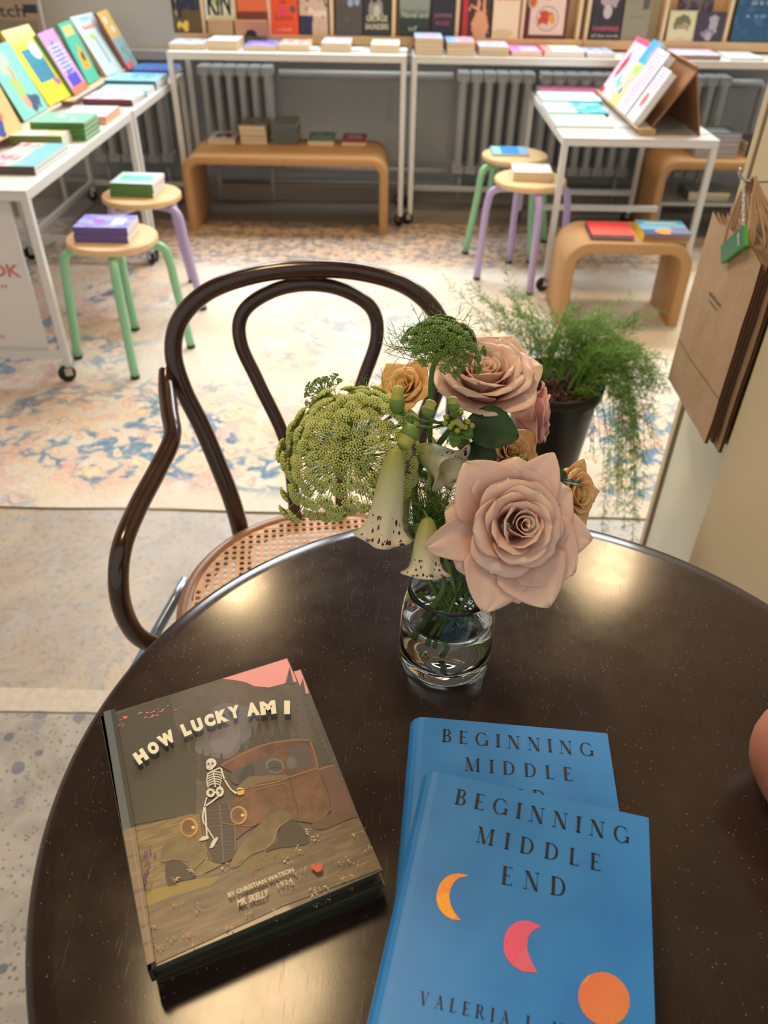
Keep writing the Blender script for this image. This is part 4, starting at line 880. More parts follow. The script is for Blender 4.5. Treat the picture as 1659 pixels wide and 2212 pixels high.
    A.line([(1225,662),(1300,640),(1385,630)],8,(150,104,72)); A.line([(700,640),(800,585),(960,520),(1150,500),(1190,530),(1225,650)],9,(142,100,64))
    A.poly([(735,690),(800,650),(900,612),(1010,580),(1040,690),(930,710),(840,730),(790,745),(760,735)],(78,72,66)); A.poly([(1052,545),(1160,525),(1180,560),(1200,640),(1075,675)],(84,72,66))
    A.ell(990,640,52,42,(112,104,94),10); A.ell(990,644,40,30,(72,66,58),10); A.ell(1080,625,28,34,(104,96,88)); A.line([(945,665),(990,650),(1030,662)],5,(40,34,28)) ; A.poly([(790,700),(830,650),(870,640),(880,700),(850,740),(800,745)],(56,50,44),True)
    A.line([(1070,700),(1085,780),(1110,860),(1115,930)],5,(70,46,30)); A.line([(840,760),(1000,730),(1080,700),(1220,655)],7,(150,112,70)); A.line([(800,830),(900,770),(1050,735)],6,(140,104,66)); A.line([(1240,690),(1280,790),(1290,870)],5,(72,46,30))
    A.poly([(850,700),(1050,690),(1080,706),(900,740),(800,790),(780,760)],(120,98,60))
    # fenders and grille
    A.poly([(590,880),(640,850),(700,845),(745,870),(775,1000),(775,1120),(730,1165),(670,1170),(630,1140),(610,1050),(590,980)],(64,56,50),True)
    for k in range(13): y=880+k*22; A.line([(622,y+8),(690,y),(762,y-4)],3,(106,98,92))
    A.line([(690,850),(700,980),(712,1160)],7,(112,100,90)); A.line([(590,880),(600,980),(620,1090),(650,1160)],6,(130,104,76)); A.line([(745,860),(772,980),(776,1110)],6,(130,104,76))
    A.poly([(370,1150),(385,1080),(440,1030),(520,1020),(590,1060),(612,1140),(580,1180),(545,1200),(520,1160),(450,1150),(390,1168)],olive,True)
    A.poly([(750,1190),(770,1130),(850,1020),(930,940),(1000,895),(1050,890),(1090,930),(1060,940),(1010,990),(990,1060),(930,1100),(860,1130),(790,1190)],olive,True)
    A.poly([(1060,935),(1110,950),(1170,1030),(1160,1070),(1010,1090),(940,1110),(1000,1060),(1015,990)],(58,48,38),True); A.poly([(400,1175),(470,1160),(540,1210),(560,1250),(470,1270),(410,1290)],(58,48,40),True)
    A.line([(370,1160),(450,1150),(520,1165),(548,1205),(600,1150)],6,(150,116,74)); A.line([(760,1180),(850,1125),(960,1080),(1005,985),(1070,930)],6,(152,120,78))
    A.poly([(1190,960),(1300,900),(1460,870),(1490,900),(1400,930),(1260,990),(1200,985)],(92,66,46))
    A.line([(700,955),(860,970),(900,940)],5,(150,110,70))
    # lamps
    for cx,cy,rx,ry in((526,978,48,52),(795,912,46,50)):
        A.ell(cx,cy,rx,ry,(204,150,76)); A.ell(cx-4,cy,rx-9,ry-8,(128,88,44)); A.ell(cx-6,cy-6,rx-20,ry-20,(110,74,40)); A.ell(cx+rx*.45,cy,10,8,(250,206,120))
    # little skeleton
    wh=(226,214,190); dk_=(70,60,50)
    A.ell(646,630,28,27,wh); A.ell(638,652,20,16,wh); A.ell(630,634,6,7,dk_); A.ell(652,632,6,7,dk_); A.ell(640,646,3,4,dk_); A.line([(628,660),(646,662)],2,dk_)
    A.line([(655,668),(662,720),(668,760)],7,wh)
    for k in range(6): y=680+k*13; A.line([(628,y+8),(650,y-2),(668,y-4),(698-k*1.5,y+2),(706-k*2,y+12)],6,wh)
    A.line([(622,690),(655,672),(694,655)],7,wh); A.line([(626,694),(622,730),(630,766)],6,wh); A.line([(698,656),(716,718)],9,wh); A.line([(718,722),(750,770),(768,784)],8,wh); A.line([(764,782),(782,796)],11,wh)
    A.ell(692,785,22,28,wh); A.ell(690,785,10,13,dk_); A.ell(642,792,24,24,wh); A.ell(643,790,11,11,dk_); A.line([(660,790),(690,790)],9,wh)
    A.line([(684,812),(640,846),(616,862)],9,wh); A.line([(622,816),(608,864)],7,wh); A.line([(606,870),(600,930),(608,960)],8,wh); A.line([(612,868),(618,960),(622,1026)],9,wh); A.line([(610,960),(640,1010),(660,1040)],7,wh)
    A.poly([(576,1052),(600,1028),(630,1026),(634,1040),(600,1052)],wh); A.poly([(640,1078),(656,1046),(680,1030),(682,1044),(660,1082)],wh); A.ell(650,1084,16,6,wh,-30)
    A.poly([(780,786),(826,776),(824,800),(792,806)],(232,180,70)); A.line([(784,776),(800,768),(818,772)],6,(240,230,210))
    # flowers
    for k in range(24): x,y=random.uniform(255,340),random.uniform(1120,1340); A.line([(x,y),(x+random.uniform(-6,6),y-random.uniform(20,46))],random.uniform(3,7),random.choice([(104,66,104),(88,58,92),(122,84,112)]),False)
    def dots(x0,y0,n,sx,sy,c):
        for k in range(n): A.ell(random.gauss(x0,sx),random.gauss(y0,sy),random.uniform(2,5.5),random.uniform(2,4),c,n=6)
    for x,y in((1165,1000),(1200,1040),(720,1205),(540,1225),(455,1265),(1120,1105),(1050,1160),(1210,1330),(1265,1318),(1200,1350)): dots(x,y,9,12,12,(222,206,180))
    for x,y in((500,1560),(450,1590),(360,1640),(335,1520),(560,1610),(580,1440),(440,1410),(520,1580),(740,1540),(600,1400)): dots(x,y,7,16,12,(222,150,60))
    for x,y in((1340,1180),(1380,1160),(1450,1180),(1500,1100),(1420,1030),(1350,1260),(1150,1220),(1110,1250),(985,1442),(850,1460),(1395,1250)): dots(x,y,5,12,8,(226,170,100))
    for x,y in((805,1155),(900,1190),(1000,1140),(870,1215),(430,1268),(920,1130)): dots(x,y,5,16,10,(196,84,64))
    A.poly([(1218,1236),(1186,1208),(1190,1192),(1206,1190),(1218,1200),(1232,1184),(1246,1190),(1250,1206),(1244,1228)],(214,70,54))
    # title along an arc, and the lines at the foot
    for chh,x,y,a,s_,w_ in(('H',268,608,-34,62,58),('O',335,562,-32,60,52),('W',408,512,-31,62,82),('L',512,462,-24,62,40),('U',573,438,-20,62,52),('C',640,412,-18,60,50),('K',706,390,-15,62,58),('Y',772,368,-13,62,56),('A',872,352,-9,66,62),('M',955,344,-7,66,76),('I',1058,342,0,66,28)):
        A.glyph(chh,x-4,y+4,s_*1.1,a,(60,84,96),0.085,w_*1.12); A.glyph(chh,x,y,s_*1.1,a,(242,228,190),0.085,w_*1.12)
    def linet(txt,x0,y0,x1,y1,h,c,bold=.03,slant=0):
        A.k+=1; d=math.hypot(x1-x0,y1-y0); ux,uy=(x1-x0)/d,(y1-y0)/d
        def fn(u,v): return A.pt(x0+ux*d*u+uy*h*v+slant*v, y0+uy*d*u-ux*h*v)
        put_text(A.b,txt,fn,A.mi(c),bold)
    linet('BY CHRISTIAN WATSON',744,1372,1098,1232,24,(224,208,176)); linet('MR. SKELLY',792,1424,958,1366,42,(230,214,180),.02,12); linet('1924',1010,1322,1092,1290,28,(224,208,176),0)
    linet('.91',1076,1312,1100,1304,12,(224,208,176),0)
    # spine hinge strip
    A.poly([(66,368),(104,356),(214,1000),(170,1010)],(84,92,92)); A.poly([(104,356),(128,350),(236,985),(214,1000)],(46,44,34)); A.poly([(170,1010),(236,990),(346,1718),(300,1745)],(132,110,84))
    for k in range(7): A.line([(180+k*17,1060+k*95),(232+k*17,1050+k*93)],16,random.choice([(104,84,84),(150,124,84),(112,96,72)]),False)
    A.line([(214,1000),(330,1725)],7,(150,128,100),False)
    o=A.b.build('cover_print',A.mats,e); return e
zT=TZ+0.0352
BLc,BRc,TLc=at_z(319.5,2095,zT),at_z(835,1876,zT),at_z(230,1543,zT)
M1=frame(BLc-V((0,0,0.0172)),BRc-BLc,TLc-BLc)
piv=M1@V((0.157,0,0)); M2=Matrix.Translation(piv+V((0.002,-0.001,-0.0176)))@Matrix.Rotation(R(-2.6),4,'Z')@Matrix.Translation(-piv)@M1
skel_book(M2,'lower of the two matching skeleton-and-truck books, mostly covered')
skel_book(M1,'upper skeleton-and-truck book titled HOW LUCKY AM I on the round table')

# serif capitals for the blue novels
def serif(ch):
    T_,S_=0.175,0.045; P=[]
    def rect(x0,y0,x1,y1): P.append([(x0,y0),(x1,y0),(x1,y1),(x0,y1)])
    def stem(x,wd=T_,y0=0,y1=1): rect(x-wd/2,y0,x+wd/2,y1)
    def ser(x,y,wd=0.30): rect(x-wd/2,y-(S_ if y>.5 else 0),x+wd/2,y+(0 if y>.5 else S_))
    def bowl(cx,cy,rx,ry,a0,a1,tx=T_,n=18):
        o=[];i=[]
        for k in range(n+1):
            a=R(a0+(a1-a0)*k/n); o.append((cx+math.cos(a)*rx,cy+math.sin(a)*ry)); i.append((cx+math.cos(a)*(rx-tx),cy+math.sin(a)*(ry-S_)))
        for k in range(n): P.append([o[k],o[k+1],i[k+1],i[k]])
    def diag(x0,y0,x1,y1,wd): P.append([(x0-wd/2,y0),(x0+wd/2,y0),(x1+wd/2,y1),(x1-wd/2,y1)])
    if ch=='I': stem(.12); ser(.12,0); ser(.12,1); return P,.24
    if ch=='B':
        stem(.12); ser(.10,0,.24); ser(.10,1,.24); rect(.12,1-S_,.3,1); rect(.12,.5,.32,.5+S_); rect(.12,0,.34,S_)
        bowl(.28,.75+S_/2,.24,.25,-90,90,.14); bowl(.30,.25+S_/2,.29,.265,-90,90,.15); return P,.60
    if ch=='E':
        stem(.12); ser(.10,0,.2); ser(.10,1,.2); rect(.12,1-S_,.5,1); rect(.12,.49,.4,.49+S_); rect(.12,0,.53,S_)
        P.append([(.5,1),(.46,1-S_),(.49,.80),(.50,.80)]); P.append([(.53,0),(.49,S_),(.53,.22),(.54,.22)]); rect(.39,.40,.405,.61); return P,.54
    if ch=='G':
        bowl(.42,.5,.42,.52,48,322,.15,30); stem(.76,.13,.08,.42); rect(.62,.42-S_,.86,.42); P.append([(.70,.90),(.73,.90),(.74,.70),(.72,.70)]); rect(.68,.04,.83,.09); return P,.86
    if ch=='N':
        stem(.12,.035); ser(.08,0,.24); ser(.10,1,.22); diag(.15,1,.66,0,.19); stem(.68,.035); ser(.68,1,.26); return P,.80
    if ch=='M':
        stem(.12,.035); ser(.10,0,.24); ser(.10,1,.2); diag(.15,1,.46,0,.17); diag(.46,0,.80,1,.03); stem(.84,.155); ser(.86,1,.2); ser(.84,0,.3); return P,.98
    if ch=='D':
        stem(.12); ser(.10,0,.22); ser(.10,1,.22); rect(.12,1-S_,.34,1); rect(.12,0,.34,S_); bowl(.32,.5,.42,.5,-90,90,.15,24); return P,.74
    if ch=='L':
        stem(.12); ser(.10,0,.2); ser(.12,1,.3); rect(.12,0,.5,S_); P.append([(.5,0),(.46,S_),(.51,.24),(.52,.24)]); return P,.52
    if ch=='V':
        diag(.36,0,.12,1,.16); diag(.36,0,.62,1,.03); ser(.12,1,.28); ser(.62,1,.22); return P,.72
    if ch=='A':
        diag(.60,0,.36,1,.16); diag(.10,0,.36,1,.03); ser(.10,0,.22); ser(.60,0,.28); rect(.2,.34,.5,.34+S_); return P,.72
    if ch=='R':
        stem(.12); ser(.10,0,.28); ser(.10,1,.2); rect(.12,1-S_,.3,1); rect(.12,.48,.32,.48+S_); bowl(.29,.75,.26,.27,-90,90,.14); diag(.60,0,.34,.5,.14); ser(.64,0,.2); return P,.70
    if ch=='U':
        stem(.12,.15,.28,1); ser(.12,1,.3); stem(.66,.035,.28,1); ser(.66,1,.24); bowl(.36,.3,.31,.31,180,360,.1,18); return P,.76
    return P,.4
zB=TZ+0.0560
def pixB(x,y): return at_z(780+x/1.8874,1500+y/1.8874,zB)
TLb,TRb=at_z(948,1668,zB),at_z(1405,1767,zB)
BW,BH,BT=0.1475,0.225,0.0272
exb=(TRb-TLb).normalized(); eyb=V((-exb.y,exb.x,0))
MB1=frame(TLb-eyb*BH-V((0,0,BT)),exb,eyb)
def pixL(x,y): p=MB1.inverted()@pixB(x,y); return p
t=NT('blue_jacket'); p=t.obj(); c=t.mix(t.ramp(t.noise(p,14,3,.6),.3,.7),L((46,124,194)),L((56,138,206))); t.color(c); t.rough(.36); t.bump(t.noise(p,900,1),.05,.0003); jacket=t.m
def foil(name,c1,c2):
    t=NT(name); p=t.obj(); s_=t.n('ShaderNodeSeparateXYZ'); t.l(p,s_.inputs[0]); f=t.ramp(t.math('ADD',t.math('MULTIPLY',s_.outputs[0],40),t.math('MULTIPLY',t.noise(p,60,2),1.2)),-0.2,1.6)
    c=t.mix(t.math('FRACT',t.math('MULTIPLY',t.noise(p,22,1),2.0)),L(c1),L(c2)); t.color(c); t.rough(.38); t.b.inputs['Metallic'].default_value=.25; t.bump(t.noise(p,700,2),.3,.0004); return t.m
foils=[foil('orange_foil',(244,170,60),(236,150,70)),foil('pink_foil',(240,96,130),(232,110,130)),foil('sunset_foil',(244,164,70),(240,130,90))]
def moon_book(M,label):
    e=book(M,BW,BH,BT,jacket,jacket,label,'two matching blue moon novels',hard=True,rnd=True,pages=page_w)
    b=MB(); ink=flat((14,22,38),.4)
    def tl(word,p0,p1,ptop,mi=0):
        a,c_,tt=pixL(*p0),pixL(*p1),pixL(*ptop); ux=(c_-a); ln=ux.length; ux.normalize(); uy=V((-ux.y,ux.x,0)); h=abs((tt-a).dot(uy))
        G=[serif(q) if q!=' ' else ([],.5) for q in word]; tot=sum(g[1] for g in G); gap=(ln/h-tot)/max(1,len(word)-1); x=0
        for P,wd in G:
            for poly in P: b.face([a+ux*((x+q[0])*h)+uy*(q[1]*h)+V((0,0,0)) if False else V(((a+ux*((x+q[0])*h)+uy*(q[1]*h)).x,(a+ux*((x+q[0])*h)+uy*(q[1]*h)).y,BT+0.00022)) for q in poly],mi)
            x+=wd+gap
    tl('BEGINNING',(382,447),(1094,612),(405,388)); tl('MIDDLE',(468,602),(975,722),(488,540)); tl('END',(572,773),(832,828),(597,703)); tl('VALERIA',(236,1264),(603,1352),(222,1204)); tl('LU',(672,1365),(820,1400),(672,1308))
    b.build('title_lettering',ink,e)
    cres=[[(438,740),(400,731),(360,738),(325,768),(308,815),(312,860),(335,895),(370,917),(408,922),(385,895),(366,860),(360,825),(368,785),(395,752)],[(735,948),(690,926),(640,926),(600,955),(582,1005),(585,1055),(612,1100),(660,1130),(718,1134),(695,1090),(678,1040),(680,995),(700,965)]]
    cres.append([(990+math.cos(2*math.pi*k/24)*105+math.sin(2*math.pi*k/24)*12,1242+math.sin(2*math.pi*k/24)*110) for k in range(24)])
    for k,P in enumerate(cres):
        m=MB(); q=[pixL(*z) for z in P]; cx=sum((z for z in q),V((0,0,0)))/len(q)
        if k<2:
            n=len(q); no=9; o=spline([(z.x,z.y,0) for z in q[:no]],4); i_=spline([(z.x,z.y,0) for z in ([q[0]]+list(reversed(q[no:]))+[q[no-1]])],4)
            N=24
            def samp(c,f):
                g=f*(len(c)-1); a=min(int(g),len(c)-2); return c[a].lerp(c[a+1],g-a)
            for s_ in range(N):
                a,b2,c_,d=samp(o,s_/N),samp(o,(s_+1)/N),samp(i_,(s_+1)/N),samp(i_,s_/N)
                m.face([V((z.x,z.y,BT+.00024)) for z in (a,b2,c_,d)])
        else: m.face([V((z.x,z.y,BT+.00024)) for z in q])
        m.build('foil_moon',foils[k],e)
    return e
TLc2,TRc2=at_z(918,1549,TZ+0.0282),at_z(1312,1584,TZ+0.0282)
ex2=(TRc2-TLc2).normalized(); ey2=V((-ex2.y,ex2.x,0)); MB2=frame(TRc2-ex2*BW-ey2*BH-V((0,0,BT)),ex2,ey2)
moon_book(MB2,'lower blue moon novel, its title half covered by the one on top')
moon_book(MB1,'upper blue moon novel lying on its twin on the round table')

# ------------------------------------------------------------ vase and water
VC=V((0.0555,0.492,TZ+0.0003)); RIMZ=0.0905
t=bpy.data.materials.new('clear_glass'); t.use_nodes=True; g=t.node_tree.nodes['Principled BSDF']; g.inputs['Transmission Weight'].default_value=1; g.inputs['Roughness'].default_value=0.0; g.inputs['IOR'].default_value=1.47; g.inputs['Base Color'].default_value=(.97,.99,.98,1); glass=t
t=bpy.data.materials.new('clear_water'); t.use_nodes=True; g=t.node_tree.nodes['Principled BSDF']; g.inputs['Transmission Weight'].default_value=1; g.inputs['Roughness'].default_value=0.0; g.inputs['IOR'].default_value=1.33; g.inputs['Base Color'].default_value=(.97,.99,.96,1); water_m=t
outer=[(0.0005,0.0012),(0.026,0.0006),(0.036,0.0),(0.0395,0.0014),(0.0415,0.005),(0.0425,0.012),(0.0428,0.026),(0.0425,0.040),(0.0415,0.055),(0.0395,0.070),(0.0368,0.082),(0.0358,RIMZ-0.001)]
inner=[(0.0350,RIMZ),(0.0340,RIMZ-0.001),(0.0350,0.082),(0.0376,0.070),(0.0397,0.055),(0.0407,0.040),(0.0409,0.028),(0.0403,0.019),(0.0370,0.0135),(0.028,0.0115),(0.015,0.0125),(0.0005,0.0135)]
b=MB(); b.revolve(outer+inner,96); o=b.build('glass_vase',glass,None,True); o.location=VC; tag(o,'clear round glass vase holding the flowers on the table','vase')
WL=0.059
wp=[(0.0005,0.0137),(0.015,0.0127),(0.028,0.0117),(0.0368,0.0137),(0.0401,0.0191),(0.0407,0.028),(0.0405,0.040),(0.0396,0.053),(0.0391,WL+.0006),(0.037,WL),(0.0005,WL)]
b=MB(); b.revolve(wp,96); o=b.build('water',water_m,None,True); o.location=VC; tag(o,'clear water standing in the glass vase','water',kind='stuff')

# ------------------------------------------------------------ flowers
def petal_mat(name,c1,c2,tr=0.35):
    t=NT(name); uv=t.uv(); s_=t.n('ShaderNodeSeparateXYZ'); t.l(uv,s_.inputs[0]); v=s_.outputs[1]
    n=t.noise(t.obj(),70,3); c=t.mix(t.ramp(v,0.0,0.9),L(c2),L(c1)); c=t.mix(t.math('MULTIPLY',t.ramp(n,.45,.7),.3),c,L(tuple(min(255,int(x*1.05)) for x in c1)))
    mp=t.n('ShaderNodeMapping'); t.l(uv,mp.inputs[0]); mp.inputs['Scale'].default_value=(60,3,1); vein=t.noise(mp.outputs[0],1.0,2)
    c=t.mix(t.math('MULTIPLY',t.ramp(vein,.5,.8),.18),c,L(c2)); c=t.mix(t.math('MULTIPLY',t.ramp(v,.80,1.0),.55),c,L(tuple(min(255,int(x)) for x in (c1[0]+6,c1[1]+18,c1[2]+8))))
    t.color(c); t.rough(.5); t.b.inputs['Specular IOR Level'].default_value=.3; t.b.inputs['Sheen Weight'].default_value=.15; t.bump(vein,.25,.0006)
    tl=t.n('ShaderNodeBsdfTranslucent'); t.put(tl.inputs[0],c); mx=t.n('ShaderNodeMixShader'); mx.inputs[0].default_value=tr
    out=t.t.nodes['Material Output']; t.l(t.b.outputs[0],mx.inputs[1]); t.l(tl.outputs[0],mx.inputs[2]); t.l(mx.outputs[0],out.inputs[0]); return t.m
blush=petal_mat('blush_petal',(247,214,192),(238,180,156),.3); blush2=petal_mat('pale_pink_petal',(246,210,202),(240,182,172)); peach=petal_mat('peach_petal',(248,208,142),(240,174,100),.3); cream_p=petal_mat('cream_bell',(232,226,176),(206,206,120),.45)
def leaf_mat(name,c1,c2,tr=.25):
    t=NT(name); c=t.mix(t.noise(t.obj(),60,3),L(c1),L(c2)); t.color(c); t.rough(.45)
    tl=t.n('ShaderNodeBsdfTranslucent'); t.put(tl.inputs[0],c); mx=t.n('ShaderNodeMixShader'); mx.inputs[0].default_value=tr
    out=t.t.nodes['Material Output']; t.l(t.b.outputs[0],mx.inputs[1]); t.l(tl.outputs[0],mx.inputs[2]); t.l(mx.outputs[0],out.inputs[0]); return t.m
rose_leaf=leaf_mat('dark_rose_leaf',(40,66,36),(56,86,46),.15); stem_g=leaf_mat('green_stem',(84,112,48),(104,134,60),.1); frond_g=leaf_mat('feathery_green',(112,146,60),(146,178,84)); umb_g=leaf_mat('lime_green',(146,164,62),(168,186,84)); floret_m=leaf_mat('pale_lime_floret',(220,224,130),(232,234,152),.35); bud_g=leaf_mat('bud_green',(108,144,62),(142,170,78),.3); bud_y=leaf_mat('bud_yellow',(196,196,90),(214,210,110),.35); fern_m=leaf_mat('fern_green',(122,168,70),(164,206,96),.42)

def petal(mb,P,A,phi,Lp,W,a0,a1,r0,rho,pw=2.0,reflex=0,roll=0.0,twist=0,seed=0,nu=12,nv=14,mi=0,wrk=.0008,wexp=.55):
    A=V(A).normalized(); X=A.orthogonal().normalized(); Y=A.cross(X)
    er=X*math.cos(phi)+Y*math.sin(phi); et=-X*math.sin(phi)+Y*math.cos(phi)
    rr=r0; z=0; rows=[]; ds=Lp/nv
    prev=None; cur=[]
    for j in range(nv+1):
        v=j/nv; an=a0+(a1-a0)*(v**1.2)+reflex*max(0,(v-.72)/.28)**1.5
        if j>0: rr+=math.sin(an)*ds; z+=math.cos(an)*ds
        wv_=(min(1,v/.55)**wexp) if v<.55 else max(0.0,1-((v-.55)/.45)**pw)**(.55 if pw>1.5 else .72)
        hw=W*max(.04 if v>.9 else .12,wv_)
        c=V(P)+er*rr+A*z; nrm=er*math.cos(an)-A*math.sin(an)
        row=[]
        for i in range(nu+1):
            u=i/nu*2-1; s_=u*hw; R_=rho*(0.7+0.6*v)
            th=s_/R_; th=max(-2.6,min(2.6,th))
            p=c+et*math.sin(th)*R_-nrm*(1-math.cos(th))*R_
            p+=nrm*(roll*(abs(u)**3)*(v**1.5)*hw)
            nz=mnoise.noise(V((u*1.7+seed*3.1,v*2.3+seed*1.7,seed)))
            p+=nrm*nz*wrk*(0.4+1.6*v)+(er*0+A*0)
            row.append(p)
        rows.append(row)
    mb.grid([[rows[j][i] for j in range(nv+1)] for i in range(nu+1)],mi)
def rose_head(par,P,A,Rr,n,mt,seed=1,outer=None,open_=1.0,name='petal',phi0=0,off=None):
    rnd=random.Random(seed); base=V(P)-V(A).normalized()*(0.62*Rr)
    k=Rr/0.055
    ga=R(137.5)
    # tightly rolled centre
    AX=V(A).normalized(); X_=AX.orthogonal().normalized(); Y_=AX.cross(X_); b=MB(); rows=[]; M_=90
    for i in range(M_+1):
        f=i/M_; th=f*2*math.pi*2.7+phi0; q=(0.0010+0.0098*f**1.1)*k; col=[]
        top=(0.0375-0.002*f+0.0008*math.sin(th*1.5))*k
        for j in range(9):
            v=j/8; col.append(base+(off or V((0,0,0)))+(X_*math.cos(th)+Y_*math.sin(th))*(q*(.55+.45*v)*(1-.20*max(0,v-.6))+ .0022*k*max(0,v-.85)/.15*(.4+.6*abs(math.sin(th*1.25))))+AX*(top*v))
        rows.append(col)
    b.grid(rows); b.build(name,mt,par,True,solid=0.00035)
    for i in range(5 if n>14 else 4,n):
        t=i/(n-1); b=MB()
        a0=R(4+26*t); a1=R((-20+84*t**1.5)*open_+rnd.uniform(-4,4))
        Lp=(0.036+0.012*t)*k*(1.05 if t<.2 else 1); W=(0.0155+0.017*t)*k; rho=(0.0105+0.024*t**1.3)*k
        bs=base+(off or V((0,0,0)))*(1-t)
        petal(b,bs,A,phi0+i*ga+rnd.uniform(-.15,.15),Lp,W,a0,a1,0.0062*k+0.003*k*t,rho,2.2 if t<.75 else 1.7,reflex=R(8+70*t),roll=0.02+0.40*t,seed=seed*9+i,wrk=.0006*k+.0012*k*t)
        b.build(name,mt,par,True,solid=0.00035)
    for (ph,Lp,W,a1,ref,ro) in (outer or []):
        b=MB(); petal(b,base-V(A).normalized()*.001,A,ph,Lp,W,R(48),R(a1),0.004*k,0.06*k,1.25,reflex=R(ref),roll=ro,seed=seed+ph*5,nu=14,nv=18,wrk=.0016)
        b.build(name,mt,par,True,solid=0.00035)
def stem_to_vase(par,P,A,nx_,ny_,bot=(0,0),r=0.0021,nm='stem',mt=None):
    a=V(P)-V(A).normalized()*0.02; neck=VC+V((nx_,ny_,RIMZ)); lo=VC+V((bot[0],bot[1],0.0165 if abs(bot[0]+.002)<1e-6 else 0.034+0.3*abs(bot[0])))
    d=V(A).normalized()
    b=MB(); b.tube(spline([a,a-d*0.025+V((0,0,-.01)),neck+V((0,0,0.02)),neck,neck.lerp(lo,.5),lo],8),[r]*41,9); return b.build(nm,mt or stem_g,par,True)
def leaf(par,P,D,N,Lf,W,mt=rose_leaf,fold=.25,curl=.3,name='leaf'):
    D=V(D).normalized(); N=V(N); N=(N-D*N.dot(D)).normalized(); S=D.cross(N); b=MB(); rows=[]
    nv=16
    for i in range(9):
        u=i/4-1; row=[]
        for j in range(nv+1):
            v=j/nv; hw=W*(math.sin(math.pi*min(1,v*.98+.01))**.75)*(1-.25*v)+.0004; ser=1+.05*math.sin(j*3.1)*abs(u)
            row.append(V(P)+D*(v*Lf)+S*(u*hw*ser)+N*(abs(u)*hw*fold-curl*Lf*v*v+.0006*math.sin(v*20)*abs(u)))
        rows.append(row)
    b.grid(rows); return b.build(name,mt,par,True,solid=.0004)
fl='cut flowers standing in the glass vase'
def fthing(name,P,label,cat='flower'):
    o=empty(name,(VC.x,VC.y,VC.z),0,label,cat,fl); return o
def attach(e):   # geometry was built in world space: put it in the thing's own space
    inv=Matrix.Translation(e.location).inverted()
    for c in list(e.children):
        c.data.transform(inv) if c.data.users==1 else None
        for g in c.children: g.data.transform(inv)
campos=O0
# rose A
PA=at_d(1112,1140,0.625); AA=(campos-PA).normalized()+V((0.22,0.0,-0.02))
e=fthing('rose',PA,'large open blush rose hanging lowest at the front right of the bouquet')
Xa=AA.normalized().orthogonal().normalized(); Ya=AA.normalized().cross(Xa)
def ang_px(dx_,dy_):
    d=CR*dx_-CU*dy_; return math.atan2(d.dot(Ya),d.dot(Xa))
out=[]
for dx_,dy_,Ln,W_,a1,ref,ro in((-200,45,.076,.020,92,-6,-.05),(-110,-150,.068,.033,86,0,.05),(-160,-40,.058,.034,84,6,.3),(10,-160,.060,.038,80,8,.25),(85,-150,.072,.022,92,0,.0),(125,-80,.060,.036,84,6,.2),(160,25,.070,.026,95,8,.3),(125,90,.066,.036,88,0,.15),(75,160,.074,.032,92,0,.1),(15,150,.064,.030,92,6,.3),(-50,150,.075,.030,94,4,.1),(-120,90,.058,.036,86,4,.3)):
    out.append((ang_px(dx_,dy_),Ln,W_,a1,ref,ro))
rose_head(e,PA,AA,0.054,20,blush,3,out,open_=1.0,phi0=1.0,off=CR*0.009+CU*0.003)
stem_to_vase(e,PA-V((0,0,.01)),AA*0.4+V((.1,-.2,.6)),0.017,-0.004,(-0.002,-0.004)); attach(e)
# rose B (upper, seen from the side)
PB=at_d(1050,800,0.71); AB=V((0.03,-0.30,0.95))
e=fthing('rose',PB,'large blush rose at the top of the bouquet, seen from the side')
rose_head(e,PB+V((0,0,.004)),AB,0.062,19,blush,8,[(p_,.060,.034,52+5*(q_%3),22,.25) for q_,p_ in enumerate((0.2,1.1,2.0,2.9,3.8,4.7,5.6))],open_=.70,phi0=2.2)
stem_to_vase(e,PB-V((0,0,.03)),AB,0.010,0.012,(-.012,-.01)); attach(e)
# rose C (behind right)
PC=at_d(1178,893,0.79); AC=V((0.97,-0.12,0.12))
e=fthing('rose',PC,'pale pink rose half hidden at the right behind the big upper rose')
rose_head(e,PC,AC,0.047,16,blush2,12,[(p_,.052,.024,80,16,.2) for p_ in (0.2,1.3,2.4,3.5,4.6,5.6)],open_=.9)
stem_to_vase(e,PC-V((.0,0,.01)),AC*.5+V((0,0,.6)),0.020,0.018,(-.016,-.02)); attach(e)
for k,(px,py,dd,ax,rr_,sd,lab) in enumerate(((868,828,.715,(-.35,-.4,.8),.027,21,'ruffled peach spray rose at the upper left behind the buds'),(1110,972,.735,(.2,-.5,.8),.028,23,'peach spray rose peeking between leaf and the front rose'),(1258,1066,.705,(.65,-.6,.45),.031,25,'ruffled golden peach spray rose at the far right of the bouquet'))):
    P_=at_d(px,py,dd); e=fthing('spray_rose',P_,lab); rose_head(e,P_,V(ax),rr_,18,peach,sd,[(q,.034,.016,70,20,.4) for q in (0,1.25,2.5,3.75,5.0)],open_=.95)
    stem_to_vase(e,P_-V((0,0,.01)),V(ax)*.4+V((0,0,.7)),(-.02,.012,.024)[k],.01,((.02,-.01),(-.01,-.02),(-.022,0))[k],.0016); attach(e)

